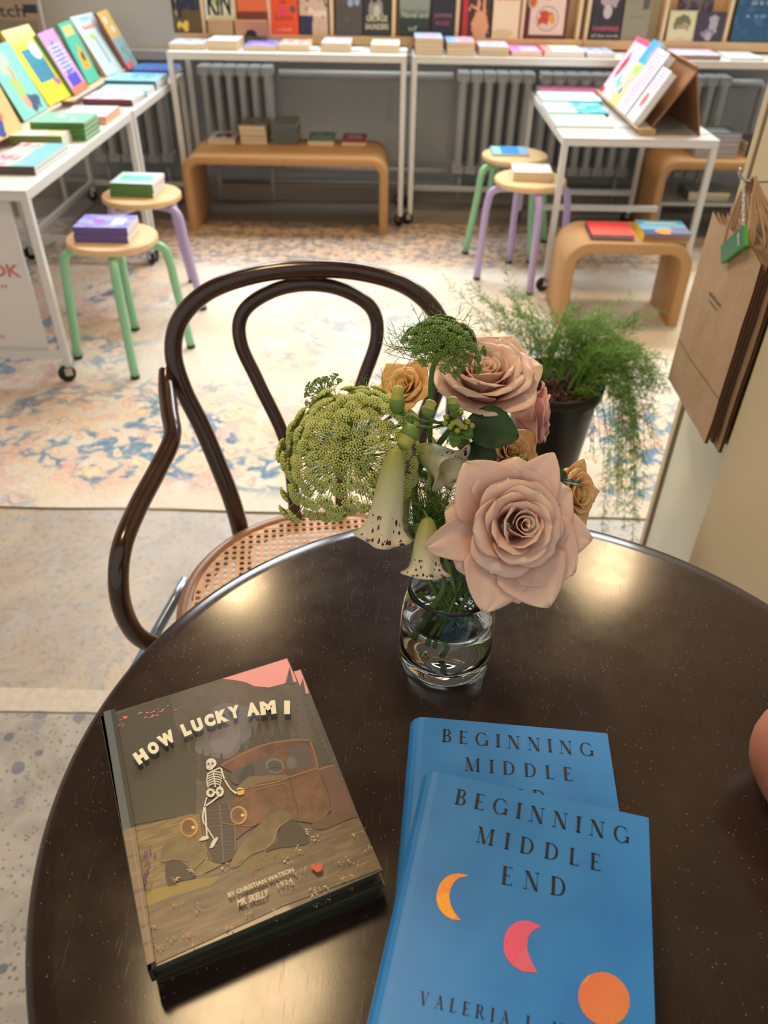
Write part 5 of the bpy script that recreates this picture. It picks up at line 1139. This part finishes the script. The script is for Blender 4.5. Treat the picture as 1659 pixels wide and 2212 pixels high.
# foxglove
def bell(par,Ptop,Pm,r,seed=0,face=None):
    A=(V(Pm)-V(Ptop)); Ln=A.length; A.normalize(); F=V(face) if face is not None else CR*0-CF; F=(F-A*F.dot(A)).normalized(); S=A.cross(F)
    prof=[(0,.14),(.05,.36),(.16,.52),(.32,.66),(.52,.76),(.70,.82),(.82,.86),(.91,.96),(.97,1.14),(1.0,1.34)]
    n=40; rows=[]
    for k in range(n):
        a=2*math.pi*k/n; fr=math.cos(a); row=[]
        for j,(v,q) in enumerate(prof):
            lob=1+(.20*math.cos(5*a)+.05*mnoise.noise(V((a*2,seed,v))))*max(0,(v-.75)/.25)
            ext=Ln*v+max(0,(v-.7)/.3)*(.16*Ln*max(0,fr)) ; rad_=r*q*lob*(1+.05*mnoise.noise(V((math.cos(a)*2,math.sin(a)*2,v*3+seed))))
            row.append(V(Ptop)+A*ext+(F*math.cos(a)+S*math.sin(a))*rad_)
        rows.append(row)
    b=MB(); b.grid(rows,cu=True); o=b.build('bell_flower',bellm,par,True,solid=.0005)
    return o
t=NT('spotted_cream_bell'); uv=t.uv(); s_=t.n('ShaderNodeSeparateXYZ'); t.l(uv,s_.inputs[0]); vv=s_.outputs[1]; uu=s_.outputs[0]
c=t.mix(t.ramp(vv,0.05,.75),L((186,190,92)),L((238,232,204))); mp=t.n('ShaderNodeMapping'); t.l(uv,mp.inputs[0]); mp.inputs['Scale'].default_value=(34,13,1)
vd=t.vor(mp.outputs[0],1.0); cc=t.vor(mp.outputs[0],1.0,out='Color'); s3=t.n('ShaderNodeSeparateXYZ'); t.l(cc,s3.inputs[0])
m=t.math('LESS_THAN',vd,t.math('MULTIPLY',t.math('POWER',s3.outputs[0],1.4),.62)); m=t.math('MULTIPLY',m,t.math('GREATER_THAN',vv,.62))
ua=t.math('ABSOLUTE',t.math('SUBTRACT',uu,.5)); m=t.math('MULTIPLY',m,t.math('GREATER_THAN',ua,.33)); c=t.mix(m,c,L((104,22,62)))
t.color(c); t.rough(.45); tl=t.n('ShaderNodeBsdfTranslucent'); t.put(tl.inputs[0],c); mx=t.n('ShaderNodeMixShader'); mx.inputs[0].default_value=.4
t.l(t.b.outputs[0],mx.inputs[1]); t.l(tl.outputs[0],mx.inputs[2]); t.l(mx.outputs[0],t.t.nodes['Material Output'].inputs[0]); bellm=t.m
def bud(par,P,D,Ln,r,nm='bud'):
    b=MB(); D=V(D).normalized(); b.revolve([(.0003,0),(r*.75,Ln*.10),(r*.95,Ln*.3),(r*.9,Ln*.52),(r*.82,Ln*.72),(r*.9,Ln*.85),(r*.6,Ln*.97),(.0003,Ln)],18,c=P,axis=D); o=b.build(nm,bud_y,par,True)
    s=MB(); s.revolve([(.0003,-.0006),(r*.85,Ln*.06),(r*1.1,Ln*.3),(r*1.06,Ln*.45),(r*.7,Ln*.58),(r*.5,Ln*.5)],18,c=P,axis=D); s.build('sepals',bud_g,o,True)
e=fthing('foxglove',None,'foxglove with cream spotted bells and yellow-green buds in the middle of the bouquet')
bell(e,at_d(924,1118,.650),at_d(918,1236,.645),.0138,1); bell(e,at_d(856,968,.640),at_d(828,1152,.640),.0158,2); bell(e,at_d(905,968,.690),at_d(975,1012,.672),.0165,3,face=CR*.8-CF*.6); bell(e,at_d(862,1060,.69),at_d(852,1160,.685),.013,5)
st=[VC+V((-.024,-.010,.036)),VC+V((-.016,-.004,.06)),VC+V((-.006,.004,RIMZ)),at_d(905,1150,.70),at_d(900,1030,.70),at_d(955,950,.69),at_d(985,915,.665)]
b=MB(); b.tube(spline(st,8),.0028,10); b.build('stem',stem_g,e,True)
for (x0,y0,d0),(x1,y1,d1) in(((905,1100,.7),(924,1120,.65)),((900,1000,.7),(853,975,.665)),((930,990,.7),(906,968,.69))):
    b=MB(); b.tube([at_d(x0,y0,d0),at_d((x0+x1)/2,(y0+y1)/2-8,(d0+d1)/2),at_d(x1,y1,d1)],.0012,7); b.build('flower_stalk',stem_g,e,True)
for (x0,y0,x1,y1,dd,r_) in((857,892,860,832,.665,.0062),(920,898,934,864,.655,.0055),(978,886,978,856,.66,.0048),(895,920,868,968,.655,.0075)):
    P0_,P1_=at_d(x0,y0,dd),at_d(x1,y1,dd-.003); bud(e,P0_,P1_-P0_,(P1_-P0_).length,r_)
    b=MB(); b.tube([P0_,P0_.lerp(at_d(970,915,.68),.5)+V((0,0,-.003)),at_d(975,915,.675)],.0013,7); b.build('flower_stalk',stem_g,e,True)
rnd=random.Random(5)
for k in range(15):
    a=rnd.uniform(0,6.28); q=rnd.uniform(4,34); P0_=at_d(985+math.cos(a)*q,920+math.sin(a)*q*.9,.662+q*.0003-.004); D=(P0_-at_d(985,922,.70)).normalized(); bud(e,P0_-D*.002,D,.009,.0026)
for (x0,y0,x1,y1,wd) in((900,905,870,903,.003),(1000,930,1018,945,.006),(985,930,980,965,.006),(1005,925,1015,940,.005),(900,1130,935,1200,.007),(985,900,975,880,.004)):
    P0_,P1_=at_d(x0,y0,.665),at_d(x1,y1,.655); leaf(e,P0_,P1_-P0_,-CF,(P1_-P0_).length,wd,bud_g,curl=.1,name='small_leaf')
attach(e)

# green lace umbel
def umbel(name,O_,A_,Rr,nray,spread,nf,label,fsz=.0011,usz=.0062,mt=floret_m,rmt=umb_g,flat_=.82,seed=4,stem=None):
    e=fthing(name,None,label); rnd=random.Random(seed); A_=V(A_).normalized(); X=A_.orthogonal().normalized(); Y=A_.cross(X)
    rb=MB(); fb=MB(); sb=MB()
    for i in range(nray):
        t=(i+.5)/nray; th=R(spread)*math.sqrt(t); ph=i*2.39996
        d=A_*math.cos(th)+(X*math.cos(ph)+Y*math.sin(ph))*math.sin(th)
        if t>.84 and spread>80 and rnd.random()<.55: continue
        ln=Rr*((.90+.2*t+rnd.uniform(-.12,.10)) if t<.84 else rnd.uniform(.95,1.3)); tip=O_+d*ln-V((0,0,.004*t))
        mid=O_+d*ln*.5+A_*(.006*math.sin(th))
        rb.tube([O_,mid,tip],[.0006,.0005,.0004],4,cap=False)
        tx=d.orthogonal().normalized(); ty=d.cross(tx)
        for k in range(nf):
            f=(k+.5)/nf; q=math.sqrt(f)*usz; a=k*2.39996
            fp=tip+d*(.0050-q*q*45)+(tx*math.cos(a)+ty*math.sin(a))*q
            sb.tube([tip,fp],.00022,3,cap=False); fb.ico(fp,fsz*rnd.uniform(.75,1.1))
    rb.build('umbel_rays',rmt,e,True); sb.build('pedicels',rmt,e,False)
    o=fb.build('florets',mt,e,True); o['kind']='stuff'
    if stem:
        b=MB(); b.tube(spline(stem,8),.0022,9); b.build('stem',stem_g,e,True)
    return e
OU=at_d(762,985,.70); TU=at_d(742,880,.665)
e=umbel('lace_flower',OU,V((-.26,-.26,.92)),.058,190,100,40,'broad lime green lace flower dome on the left of the bouquet',stem=[OU,at_d(800,1040,.705),at_d(870,1120,.71),VC+V((-.02,.006,RIMZ)),VC+V((.012,.0,.036))],usz=.0076,fsz=.00122); attach(e)
O2=at_d(948,770,.655); e=umbel('lace_flower',O2,V((.25,-.1,1)),.028,64,72,20,'young dark green lace flower head rising at the top of the bouquet',fsz=.0011,usz=.0046,mt=bud_g,rmt=frond_g,seed=8,stem=[O2,at_d(934,800,.665),at_d(930,870,.68),at_d(935,1050,.70),VC+V((.004,.012,RIMZ)),VC+V((-.016,.0,.04))])
def frond(mb,P,D,Ln,n,rad_,rnd,br=.5,needle=.4,lev=2):
    D=V(D).normalized(); X=D.orthogonal().normalized(); Y=D.cross(X); pts=[]; p=V(P); d=D.copy()
    for k in range(5):
        pts.append(p.copy()); d=(d+V((rnd.uniform(-.12,.12),rnd.uniform(-.12,.12),rnd.uniform(-.10,.12)))).normalized(); p+=d*(Ln/4)
    mb.tube(pts,[rad_,rad_*.9,rad_*.75,rad_*.6,rad_*.3],3,cap=False)
    if lev<=0: return
    for k in range(n):
        f=.15+.8*k/n; i=min(3,int(f*4)); q=pts[i].lerp(pts[i+1],f*4-i); a=rnd.uniform(0,6.28)
        dd=(D*.55+(X*math.cos(a)+Y*math.sin(a))*.8).normalized(); frond(mb,q,dd,Ln*needle*(1-.4*f),max(2,n//2),rad_*.7,rnd,lev=lev-1)
b=MB(); rnd=random.Random(11)
for k in range(30):
    a=rnd.uniform(0,6.28); D=CR*math.cos(a)*1.0+CU*(abs(math.sin(a))*.35+.05)+(-CF)*rnd.uniform(-.3,.4); frond(b,at_d(936+rnd.uniform(-4,4),rnd.uniform(745,790),.66),D,rnd.uniform(.028,.050),7,.00045,rnd,lev=2)
for k in range(5):
    frond(b,O2,V((rnd.uniform(-.6,.7),-.1,rnd.uniform(.1,1))),.036,6,.0004,rnd,lev=2)
for (x,y) in((770,860),(800,850),(820,840),(720,850)):
    frond(b,at_d(x+15,y+40,.70),at_d(x,y-20,.70)-at_d(x+15,y+40,.70),.035,7,.0004,rnd,lev=2)
b.build('feathery_bracts',frond_g,e,False); attach(e)
P_=at_d(708,862,.72); e=umbel('lace_flower',P_,V((-.5,0,.9)),.018,22,60,10,'small closed lace flower head behind the lime green dome',fsz=.0009,usz=.003,mt=bud_g,rmt=frond_g,seed=13,stem=[P_,at_d(740,920,.73),at_d(830,1060,.73),VC+V((-.012,.02,RIMZ)),VC+V((.014,-.008,.04))]); attach(e)
# feathery foliage below the flowers
e=fthing('dill_foliage',None,'dark feathery green foliage filling the middle of the bouquet above the vase','foliage'); b=MB(); rnd=random.Random(3)
for k in range(80):
    x,y=rnd.uniform(875,1000),rnd.uniform(1020,1215); P_=at_d(930+(x-930)*.4,1200-(1200-y)*.5,rnd.uniform(.68,.72)); Q=at_d(x+rnd.uniform(-30,30),y-20,rnd.uniform(.66,.73)); frond(b,P_,Q-P_,rnd.uniform(.03,.05),8,.00055,rnd,lev=2)
for k in range(26):
    x,y=rnd.uniform(870,1040),rnd.uniform(870,1000); P_=at_d(x,y+40,.70); frond(b,P_,V((rnd.uniform(-1,1),-.4,rnd.uniform(-.3,1))),rnd.uniform(.02,.035),6,.0004,rnd,lev=2)
b.build('fronds',frond_g,e,False)
b=MB(); b.tube(spline([at_d(930,1100,.70),VC+V((.002,0,RIMZ)),VC+V((.008,.012,.06)),VC+V((.014,.016,.042))],8),.002,8); b.build('stem',stem_g,e,True); attach(e)
# rose foliage
e=fthing('rose_foliage',None,'dark green rose leaves between the two big blush roses','foliage')
for (x0,y0,x1,y1,d0,wd,nrm) in((1004,915,1122,940,.678,.0235,CU*.4-CF),(1018,955,1066,1020,.68,.015,-CF+CR*.3),(1062,1012,1140,990,.67,.009,CU*.7-CF*.5),(1200,1010,1222,1050,.68,.006,-CF),(1215,1040,1262,1045,.675,.004,CU-CF),(1015,1180,985,1255,.665,.011,-CF+CR*.2),(1030,1210,1015,1290,.675,.010,-CF),(930,1040,880,1020,.71,.008,CU-CF)):
    P_,Q=at_d(x0,y0,d0),at_d(x1,y1,d0); leaf(e,P_,Q-P_,nrm,(Q-P_).length,wd,curl=.08)
b=MB(); b.tube(spline([at_d(1010,925,.68),at_d(1000,1000,.69),at_d(1000,1120,.69),VC+V((.022,0,RIMZ)),VC+V((.022,-.004,.055)),VC+V((.010,-.012,.042))],8),.0018,8); b.build('stem',stem_g,e,True)
for (dx_,dy_,z0,z1) in((.026,.004,.075,.045),(.02,.016,.08,.05),(-.024,.01,.07,.05),(.014,.02,.085,.055)):
    leaf(e,VC+V((dx_,dy_,z0)),V((-dx_*.3,0,z1-z0)),V((dx_,-.02,.01)),.024,.009,bud_g,curl=.2,name='submerged_leaf')
attach(e)

# ------------------------------------------------------------ potted fern on its stand
PX,PY,PZ=0.360,1.512,0.500; SH=0.285
e=empty('plant_stand',(PX,PY,0),0,'dark brown flared plant stand beneath the black fern pot','stand')
b=MB(); b.revolve([(0.001,0.0),(0.128,0.0),(0.130,0.02),(0.128,0.07),(0.112,0.14),(0.088,0.20),(0.078,0.25),(0.080,SH-0.008),(0.080,SH),(0.001,SH)],40); b.build('stand_body',NT('dark_stand_wood').m,e,True)
_m=bpy.data.materials['dark_stand_wood']; _m.node_tree.nodes['Principled BSDF'].inputs['Base Color'].default_value=c4(lin((112,86,58))); _m.node_tree.nodes['Principled BSDF'].inputs['Roughness'].default_value=.5
e.location.z=0.0
e=empty('potted_fern',(PX,PY,SH+.0004),0,'trailing asparagus fern in a black pot behind the round table','plant')
hp=PZ-SH
b=MB(); b.revolve([(0.001,0.0),(0.074,0.0),(0.078,0.004),(0.096,hp-.03),(0.104,hp-.028),(0.106,hp-.002),(0.104,hp),(0.100,hp-.002),(0.096,hp-.02),(0.001,hp-.021)],56); b.build('pot',mat('black_plastic_pot',(18,20,24),.35),e,True)
t=NT('bark_soil'); c=t.mix(t.vor(t.obj(),90,out='Color'),L((60,40,30)),L((150,104,80))); p=t.obj(); v=t.vor(p,110); c=t.mix(t.ramp(v,.1,.7),L((150,108,86)),L((40,28,22))); t.color(c); t.rough(.9); t.bump(v,1,.01)
b=MB(); rows=[[V((math.cos(2*math.pi*i/40)*.096*j/12,math.sin(2*math.pi*i/40)*.096*j/12,hp-.016+.006*mnoise.noise(V((math.cos(2*math.pi*i/40)*j*.6,math.sin(2*math.pi*i/40)*j*.6,0))))) for j in range(13)] for i in range(40)]
b.grid(rows,cu=True); rnd=random.Random(2)
for k in range(260):
    a,q=rnd.uniform(0,6.28),math.sqrt(rnd.random())*.09; b.ico((math.cos(a)*q,math.sin(a)*q,hp-.012+rnd.uniform(-.003,.004)),rnd.uniform(.002,.0055))
o=b.build('bark_mulch',t.m,e,False); o['kind']='stuff'
fb=MB(); fs=MB(); rnd=random.Random(17)
def strand(pts,dens,nl):
    P=spline(pts,10); fs.tube(P,[.0010]*(len(P)//2)+[.0006]*(len(P)-len(P)//2),4,cap=False); N=len(P)
    for i in range(4,N-1):
        T=(P[i+1]-P[i]); seg=T.length; T.normalize(); X=T.orthogonal().normalized(); Y=T.cross(X)
        for k in range(max(1,int(dens*seg*1000))):
            a=rnd.uniform(0,6.28); d=(T*.7+(X*math.cos(a)+Y*math.sin(a))).normalized(); q=P[i]+T*rnd.uniform(0,seg); ln=nl*rnd.uniform(.6,1.3); e2=q+d*ln
            fb.tube([q,e2],[.00045,.0003],3,cap=False)
            for m_ in range(5):
                a2=rnd.uniform(0,6.28); f=rnd.uniform(.2,1); w_=(d*.7+(X*math.cos(a2)+Y*math.sin(a2))*.7+T*.3).normalized(); q2=q.lerp(e2,f)
                fb.tube([q2,q2+w_*ln*.5],[.0004,.00022],3,cap=False)
def S(dx_,dy_,up,fx,fy,fz,dens=.32,nl=.014):
    a=V((dx_,dy_,hp-.015)); strand([a,a+V((fx*.25,fy*.25,up)),a+V((fx*.65,fy*.65,up*.9+fz*.2)),a+V((fx,fy,fz))],dens,nl)
for k in range(34): S(rnd.uniform(-.03,.05),rnd.uniform(0,.05),rnd.uniform(.05,.12),rnd.uniform(-.02,.17),rnd.uniform(0,.16),rnd.uniform(.05,.15),.36,.017)
for k in range(20): S(rnd.uniform(-.05,.0),rnd.uniform(.0,.06),rnd.uniform(.05,.12),rnd.uniform(-.20,-.03),rnd.uniform(0,.22),rnd.uniform(.08,.19),.24,.016)
for k in range(36): S(rnd.uniform(.02,.07),rnd.uniform(-.04,.05),rnd.uniform(.04,.10),rnd.uniform(.08,.21),rnd.uniform(-.02,.12),rnd.uniform(-.07,.06),.36,.017)
for k in range(22): S(rnd.uniform(.04,.07),rnd.uniform(-.05,.03),rnd.uniform(.02,.06),rnd.uniform(.11,.19),rnd.uniform(-.10,.06),rnd.uniform(-.36,-.10),.30,.016)
for k in range(5): S(rnd.uniform(.02,.05),rnd.uniform(-.06,-.03),.02,rnd.uniform(.03,.08),rnd.uniform(-.05,-.03),rnd.uniform(-.2,-.08),.14)
o=fb.build('fern_needles',fern_m,e,False); o['kind']='stuff'; fs.build('fern_stems',fern_m,e,True)

# ------------------------------------------------------------ paper bags on the wall hook
def bag(x,ys,ye,zt,zb,label,th=.006,main=False,tilt=0):
    e=empty('paper_bag',(x,(ys+ye)/2,zb),0,label,'bag','brown paper shopping bags hanging on the right partition')
    w2=(ye-ys)/2; h=zt-zb; rows=[]; rnd=random.Random(int(x*10000))
    ny_,nz_=14,22
    def P(y,zf,side):
        bulge=.004*math.sin(math.pi*zf)*(1-(y/w2)**2) ; wr=.0022*mnoise.noise(V((y*22,zf*5,x*90)))
        return V((-side*(th/2+bulge*.6)+wr+tilt*(1-zf), y, h*zf+ (.004*math.sin(y*60) if zf>.98 else 0)))
    for side in(1,-1):
        b=MB(); b.grid([[P(-w2+2*w2*i/ny_,j/nz_,side) for j in range(nz_+1)] for i in range(ny_+1)]); o=b.build('panel',kraft_m,e,True)
    b=MB(); 
    for yy in(-w2,w2): b.grid([[P(yy,j/nz_,s_)+V((0,(-1 if yy>0 else 1)*(.006 if s_==0 else 0),0)) for j in range(nz_+1)] for s_ in (1,0,-1)])
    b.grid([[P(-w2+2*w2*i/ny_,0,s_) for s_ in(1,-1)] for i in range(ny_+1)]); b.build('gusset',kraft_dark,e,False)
    if main:
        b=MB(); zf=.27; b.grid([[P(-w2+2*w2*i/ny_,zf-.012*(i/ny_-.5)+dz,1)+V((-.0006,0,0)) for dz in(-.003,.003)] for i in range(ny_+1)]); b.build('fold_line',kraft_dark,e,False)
        b=MB()
        for (zz,wd,cnt,hh) in((.655,.062,9,.006),(.625,.045,9,.004)):
            for k in range(cnt):
                y=.004-wd/2+wd*k/cnt; 
                b.face([P(y,zz,1)+V((-.0008,0,0)),P(y+wd/cnt*.55,zz,1)+V((-.0008,0,0)),P(y+wd/cnt*.55,zz,1)+V((-.0008,0,hh)),P(y,zz,1)+V((-.0008,0,hh))])
        b.build('printed_stamp',flat((96,80,68)),e)
    hk=V((HK.x-x,HK.y-(ys+ye)/2,HK.z-zb))
    for s_ in((1,-1) if main else (1,)):
        y0,y1=.035,-.045; pts=[(-s_*.003,y0,h-.03),(-s_*.003,y0+.004,h+.01),(hk.x*.6,hk.y+.022,hk.z-.03),(hk.x,hk.y+.006,hk.z-.002),(hk.x,hk.y-.008,hk.z-.002),(hk.x*.6,hk.y-.03,hk.z-.03),(-s_*.003,y1-.004,h+.01),(-s_*.003,y1,h-.03)]
        b=MB(); b.tube(spline(pts,6),.0022,7); b.build('twisted_handle',kraft_m,e,True)
    return e
HK=V((0.60,1.372,0.955))
e=empty('wall_hook',(0.662,1.372,0.955),0,'metal hook holding the paper bags on the right partition','hook')
b=MB(); b.tube(spline([(0.0,0,-.004),(-.04,0,-.006),(-.075,0,-.006),(-.088,0,.006),(-.088,0,.014)],5),.0028,8); b.build('hook_arm',steel,e,True)
b=MB(); b.revolve([(.0005,0),(.011,0),(.011,.003),(.0005,.003)],20,c=(0.0,0,-.004),axis=(-1,0,0)); b.build('hook_plate',steel,e)
bag(.585,1.215,1.465,.868,.530,'foremost brown paper bag with a small black stamp',main=True)
for k,(dx_,dz,dy_) in enumerate(((.597,.0,.002),(.609,-.012,-.012),(.621,-.004,.006),(.633,-.010,-.008),(.645,-.006,.0))):
    bag(dx_,1.215+dy_,1.465+dy_,.868+.003*k+random.uniform(-.004,.004),.530+dz,['second brown paper bag, directly behind the foremost one','third brown paper bag from the front of the hanging bundle','fourth brown paper bag from the front of the hanging bundle','fifth brown paper bag from the front of the hanging bundle','rearmost brown paper bag, closest to the partition'][k],tilt=.0)
# green tag on a chain
TX=.572
q=[at_x(1557,531,TX),at_x(1557,570,TX),at_x(1608,530,TX-.004),at_x(1606,486,TX-.004)]
ctr=sum(q,V((0,0,0)))/4
e=empty('key_tag',tuple(ctr),0,'green key tag hanging on a chain in front of the paper bags','tag')
b=MB(); n=V((-1,0,0)); f=[p_-ctr+n*.0 for p_ in q]; g2=[p_-ctr+V((.007,0,0)) for p_ in q]
b.face(f,0); b.face(list(reversed(g2)),0)
for k in range(4): k2=(k+1)%4; b.face([f[k2],f[k],g2[k],g2[k2]],1)
put_text(b,'library',lambda u,v: f[3].lerp(f[2],.35+.5*(1-u) if False else .2+.6*u).lerp(f[0].lerp(f[1],.2+.6*u),.28-.12*v)+V((-.0006,0,0)),2,.02)
b.build('tag_body',[mat('green_enamel',(36,120,84),.4),mat('green_edge_bright',(84,180,60),.4),flat((220,226,220))],e)
b=MB(); a,c_=V(HK)+V((-.018,0,.0)),q[3]
N=20
for k in range(N):
    p=a.lerp(c_,(k+.5)/N)-ctr; d=(c_-a).normalized(); X=d.orthogonal().normalized(); Y=d.cross(X); u=X if k%2 else Y; ln=(c_-a).length/N*.72
    b.tube([p+d*math.cos(t_)*ln+u*math.sin(t_)*.0022 for t_ in [2*math.pi*j/10 for j in range(10)]],.0007,5,closed=True)
b.build('chain',steel,e,True)

# ------------------------------------------------------------ person at the right (only the bent elbow is in view)
t=NT('skin'); c=t.mix(t.noise(t.obj(),25,3),L((176,112,90)),L((192,126,102))); t.color(c); t.rough(.5); t.b.inputs['Subsurface Weight'].default_value=.15; t.b.inputs['Subsurface Radius'].default_value=(.02,.008,.005); skin=t.m
EL=at_z(1752,1642,TZ+.045); EL.z=TZ+.046
def skinned(name,nodes,edges,m,par=None,root=0,sub=2):
    me=bpy.data.meshes.new(name); me.from_pydata([n[0] for n in nodes],edges,[]); me.materials.append(m); o=bpy.data.objects.new(name,me); C.objects.link(o)
    if par: o.parent=par
    md=o.modifiers.new('skin','SKIN'); md.use_smooth_shade=True
    if not me.skin_vertices: me.skin_vertices.new() if hasattr(me.skin_vertices,'new') else None
    if me.skin_vertices:
        for i,n in enumerate(nodes): me.skin_vertices[0].data[i].radius=(n[1],n[1]); me.skin_vertices[0].data[i].use_root=(i==root)
    s_=o.modifiers.new('sub','SUBSURF'); s_.levels=s_.render_levels=sub; return o
pe=empty('person',(0.68,0.10,0.0),0,'person at the right edge, only a bare bent elbow resting on the table in view','person')
E_=EL-V((0.68,0.10,0)); b=MB()
SHD=V((-.10,.06,1.08)); 
arm_pts=[SHD+V((.10,0,.05)),SHD,SHD.lerp(E_,.35)+V((0,.0,.0)),SHD.lerp(E_,.75),E_+V((.012,-.004,.012)),E_+V((.004,-.004,-.003)),E_+V((.02,-.035,-.008)),E_+V((.07,-.10,-.004)),E_+V((.12,-.17,.0)),E_+V((.15,-.22,.004))]
rad=[.07,.055,.048,.046,.048,.045,.044,.040,.028,.024]
P=spline(arm_pts,16); N=len(P); rr=[]
for i in range(N):
    f=i/(N-1)*(len(rad)-1); k=min(int(f),len(rad)-2); rr.append(rad[k]+(rad[k+1]-rad[k])*(f-k))
b.tube(P,rr,48)
b.revolve([(.001,-.30),(.12,-.30),(.15,-.22),(.14,-.05),(.16,.10),(.155,.20),(.10,.27),(.055,.30),(.05,.36),(.075,.42),(.085,.48),(.082,.55),(.06,.61),(.001,.635)],32,c=(.06,.06,.83))
W_=arm_pts[-1]
for k,(dx_,ln) in enumerate(((-.020,.07),(-.007,.078),(.006,.074),(.018,.06))):
    o1=W_+V((dx_,-.05,-.004)); b.tube(spline([W_+V((dx_*.5,-.005,0)),o1,o1+V((0,-ln*.5,-.004)),o1+V((0,-ln,-.014))],4),[.011]*5+[.0095]*4+[.0085]*3+[.006],10)
b.tube(spline([W_+V((-.02,-.005,0)),W_+V((-.042,-.035,.0)),W_+V((-.048,-.065,-.008))],4),[.012]*5+[.010]*3+[.007],10)
for sx in(-.08,.1):
    b.tube(spline([(.06+sx,.06,.50),(.06+sx*1.2,.20,.49),(.06+sx*1.1,.24,.25),(.06+sx*1.1,.20,.06),(.06+sx*1.1,.30,.035)],5),[.09]*5+[.07]*5+[.05]*5+[.04]*5+[.03],16) if False else None
b.tube(spline([(-.02,.055,1.335),(-.035,.055,1.315),(-.045,.055,1.295),(-.02,.055,1.288)],4),[.008]*4+[.012]*5+[.006]*4,10)
b.tube([(-.015,.032,1.258),(-.024,.055,1.256),(-.015,.078,1.258)],.007,8)
for sy in(-1,1): b.revolve([(.001,0),(.02,.004),(.024,.012),(.018,.018),(.001,.014)],14,c=(.06,.06+sy*.078,1.31),axis=(0,sy,0))
arm2=spline([(.06,-.07,1.05),(.06,-.13,.97),(.07,-.16,.80),(-.02,-.12,.66),(-.13,-.06,.60)],8); b.tube(arm2,[.05]*9+[.043]*8+[.04]*8+[.03]*8,20)
for k in range(4): o1=V((-.13,-.085+.018*k,.598)); b.tube([o1,o1+V((-.05,0,-.004)),o1+V((-.085,0,-.02)),o1+V((-.10,0,-.035))],[.011,.0095,.0085,.006],10)
b.tube([(-.12,-.04,.60),(-.15,-.015,.60),(-.175,-.01,.59)],[.012,.010,.007],10)
b.build('body',skin,pe,True)
b=MB(); b.revolve([(.125,-.302),(.156,-.22),(.146,-.05),(.166,.10),(.160,.20),(.106,.275),(.065,.29)],32,c=(.06,.06,.83)); b.build('shirt',mat('dark_shirt',(46,50,60),.8),pe,True,solid=.004)
b=MB(); b.revolve([(.080,.475),(.088,.55),(.068,.63),(.001,.655)],28,c=(.088,.055,.83)); b.build('hair',mat('brown_hair',(60,40,30),.6),pe,True,solid=.006)
b=MB()
for sx in(-.07,.09):
    b.tube(spline([(.06,.06+sx,.50),(-.14,.07+sx,.49),(-.27,.07+sx,.47),(-.30,.07+sx,.25),(-.27,.07+sx,.09)],5),[.085]*7+[.07]*7+[.055]*7,14)
b.build('trousers',mat('dark_trousers',(40,44,56),.8),pe,True)
for sx in(-.07,.09):
    b=MB(); b.tube(spline([(-.23,.07+sx,.045),(-.30,.07+sx,.05),(-.38,.07+sx,.035),(-.41,.07+sx,.028)],4),[.038]*5+[.042]*5+[.026]*3,14); b.build('shoe',black_r,pe,True)
b=MB()
for sy in(-1,1): b.ico((-.018,.052+sy*.032,1.335),.011)
b.build('eyes',mat('eye_dark',(40,30,26),.3),pe,True)
e=empty('seat_cube',(0.74,0.12,0),0,'plain dark seat under the person at the right edge','stool')
b=MB(); b.box(-.17,.17,-.17,.17,.38,.415); b.build('seat',blk,e,bevel=.01)
for sx in(-1,1):
    for sy in(-1,1):
        b=MB(); b.tube([(sx*.14,sy*.14,.38),(sx*.16,sy*.16,0)],.012,10); b.build('leg',blk,e,True)
bpy.data.objects['seat_cube'].name='side_stool'
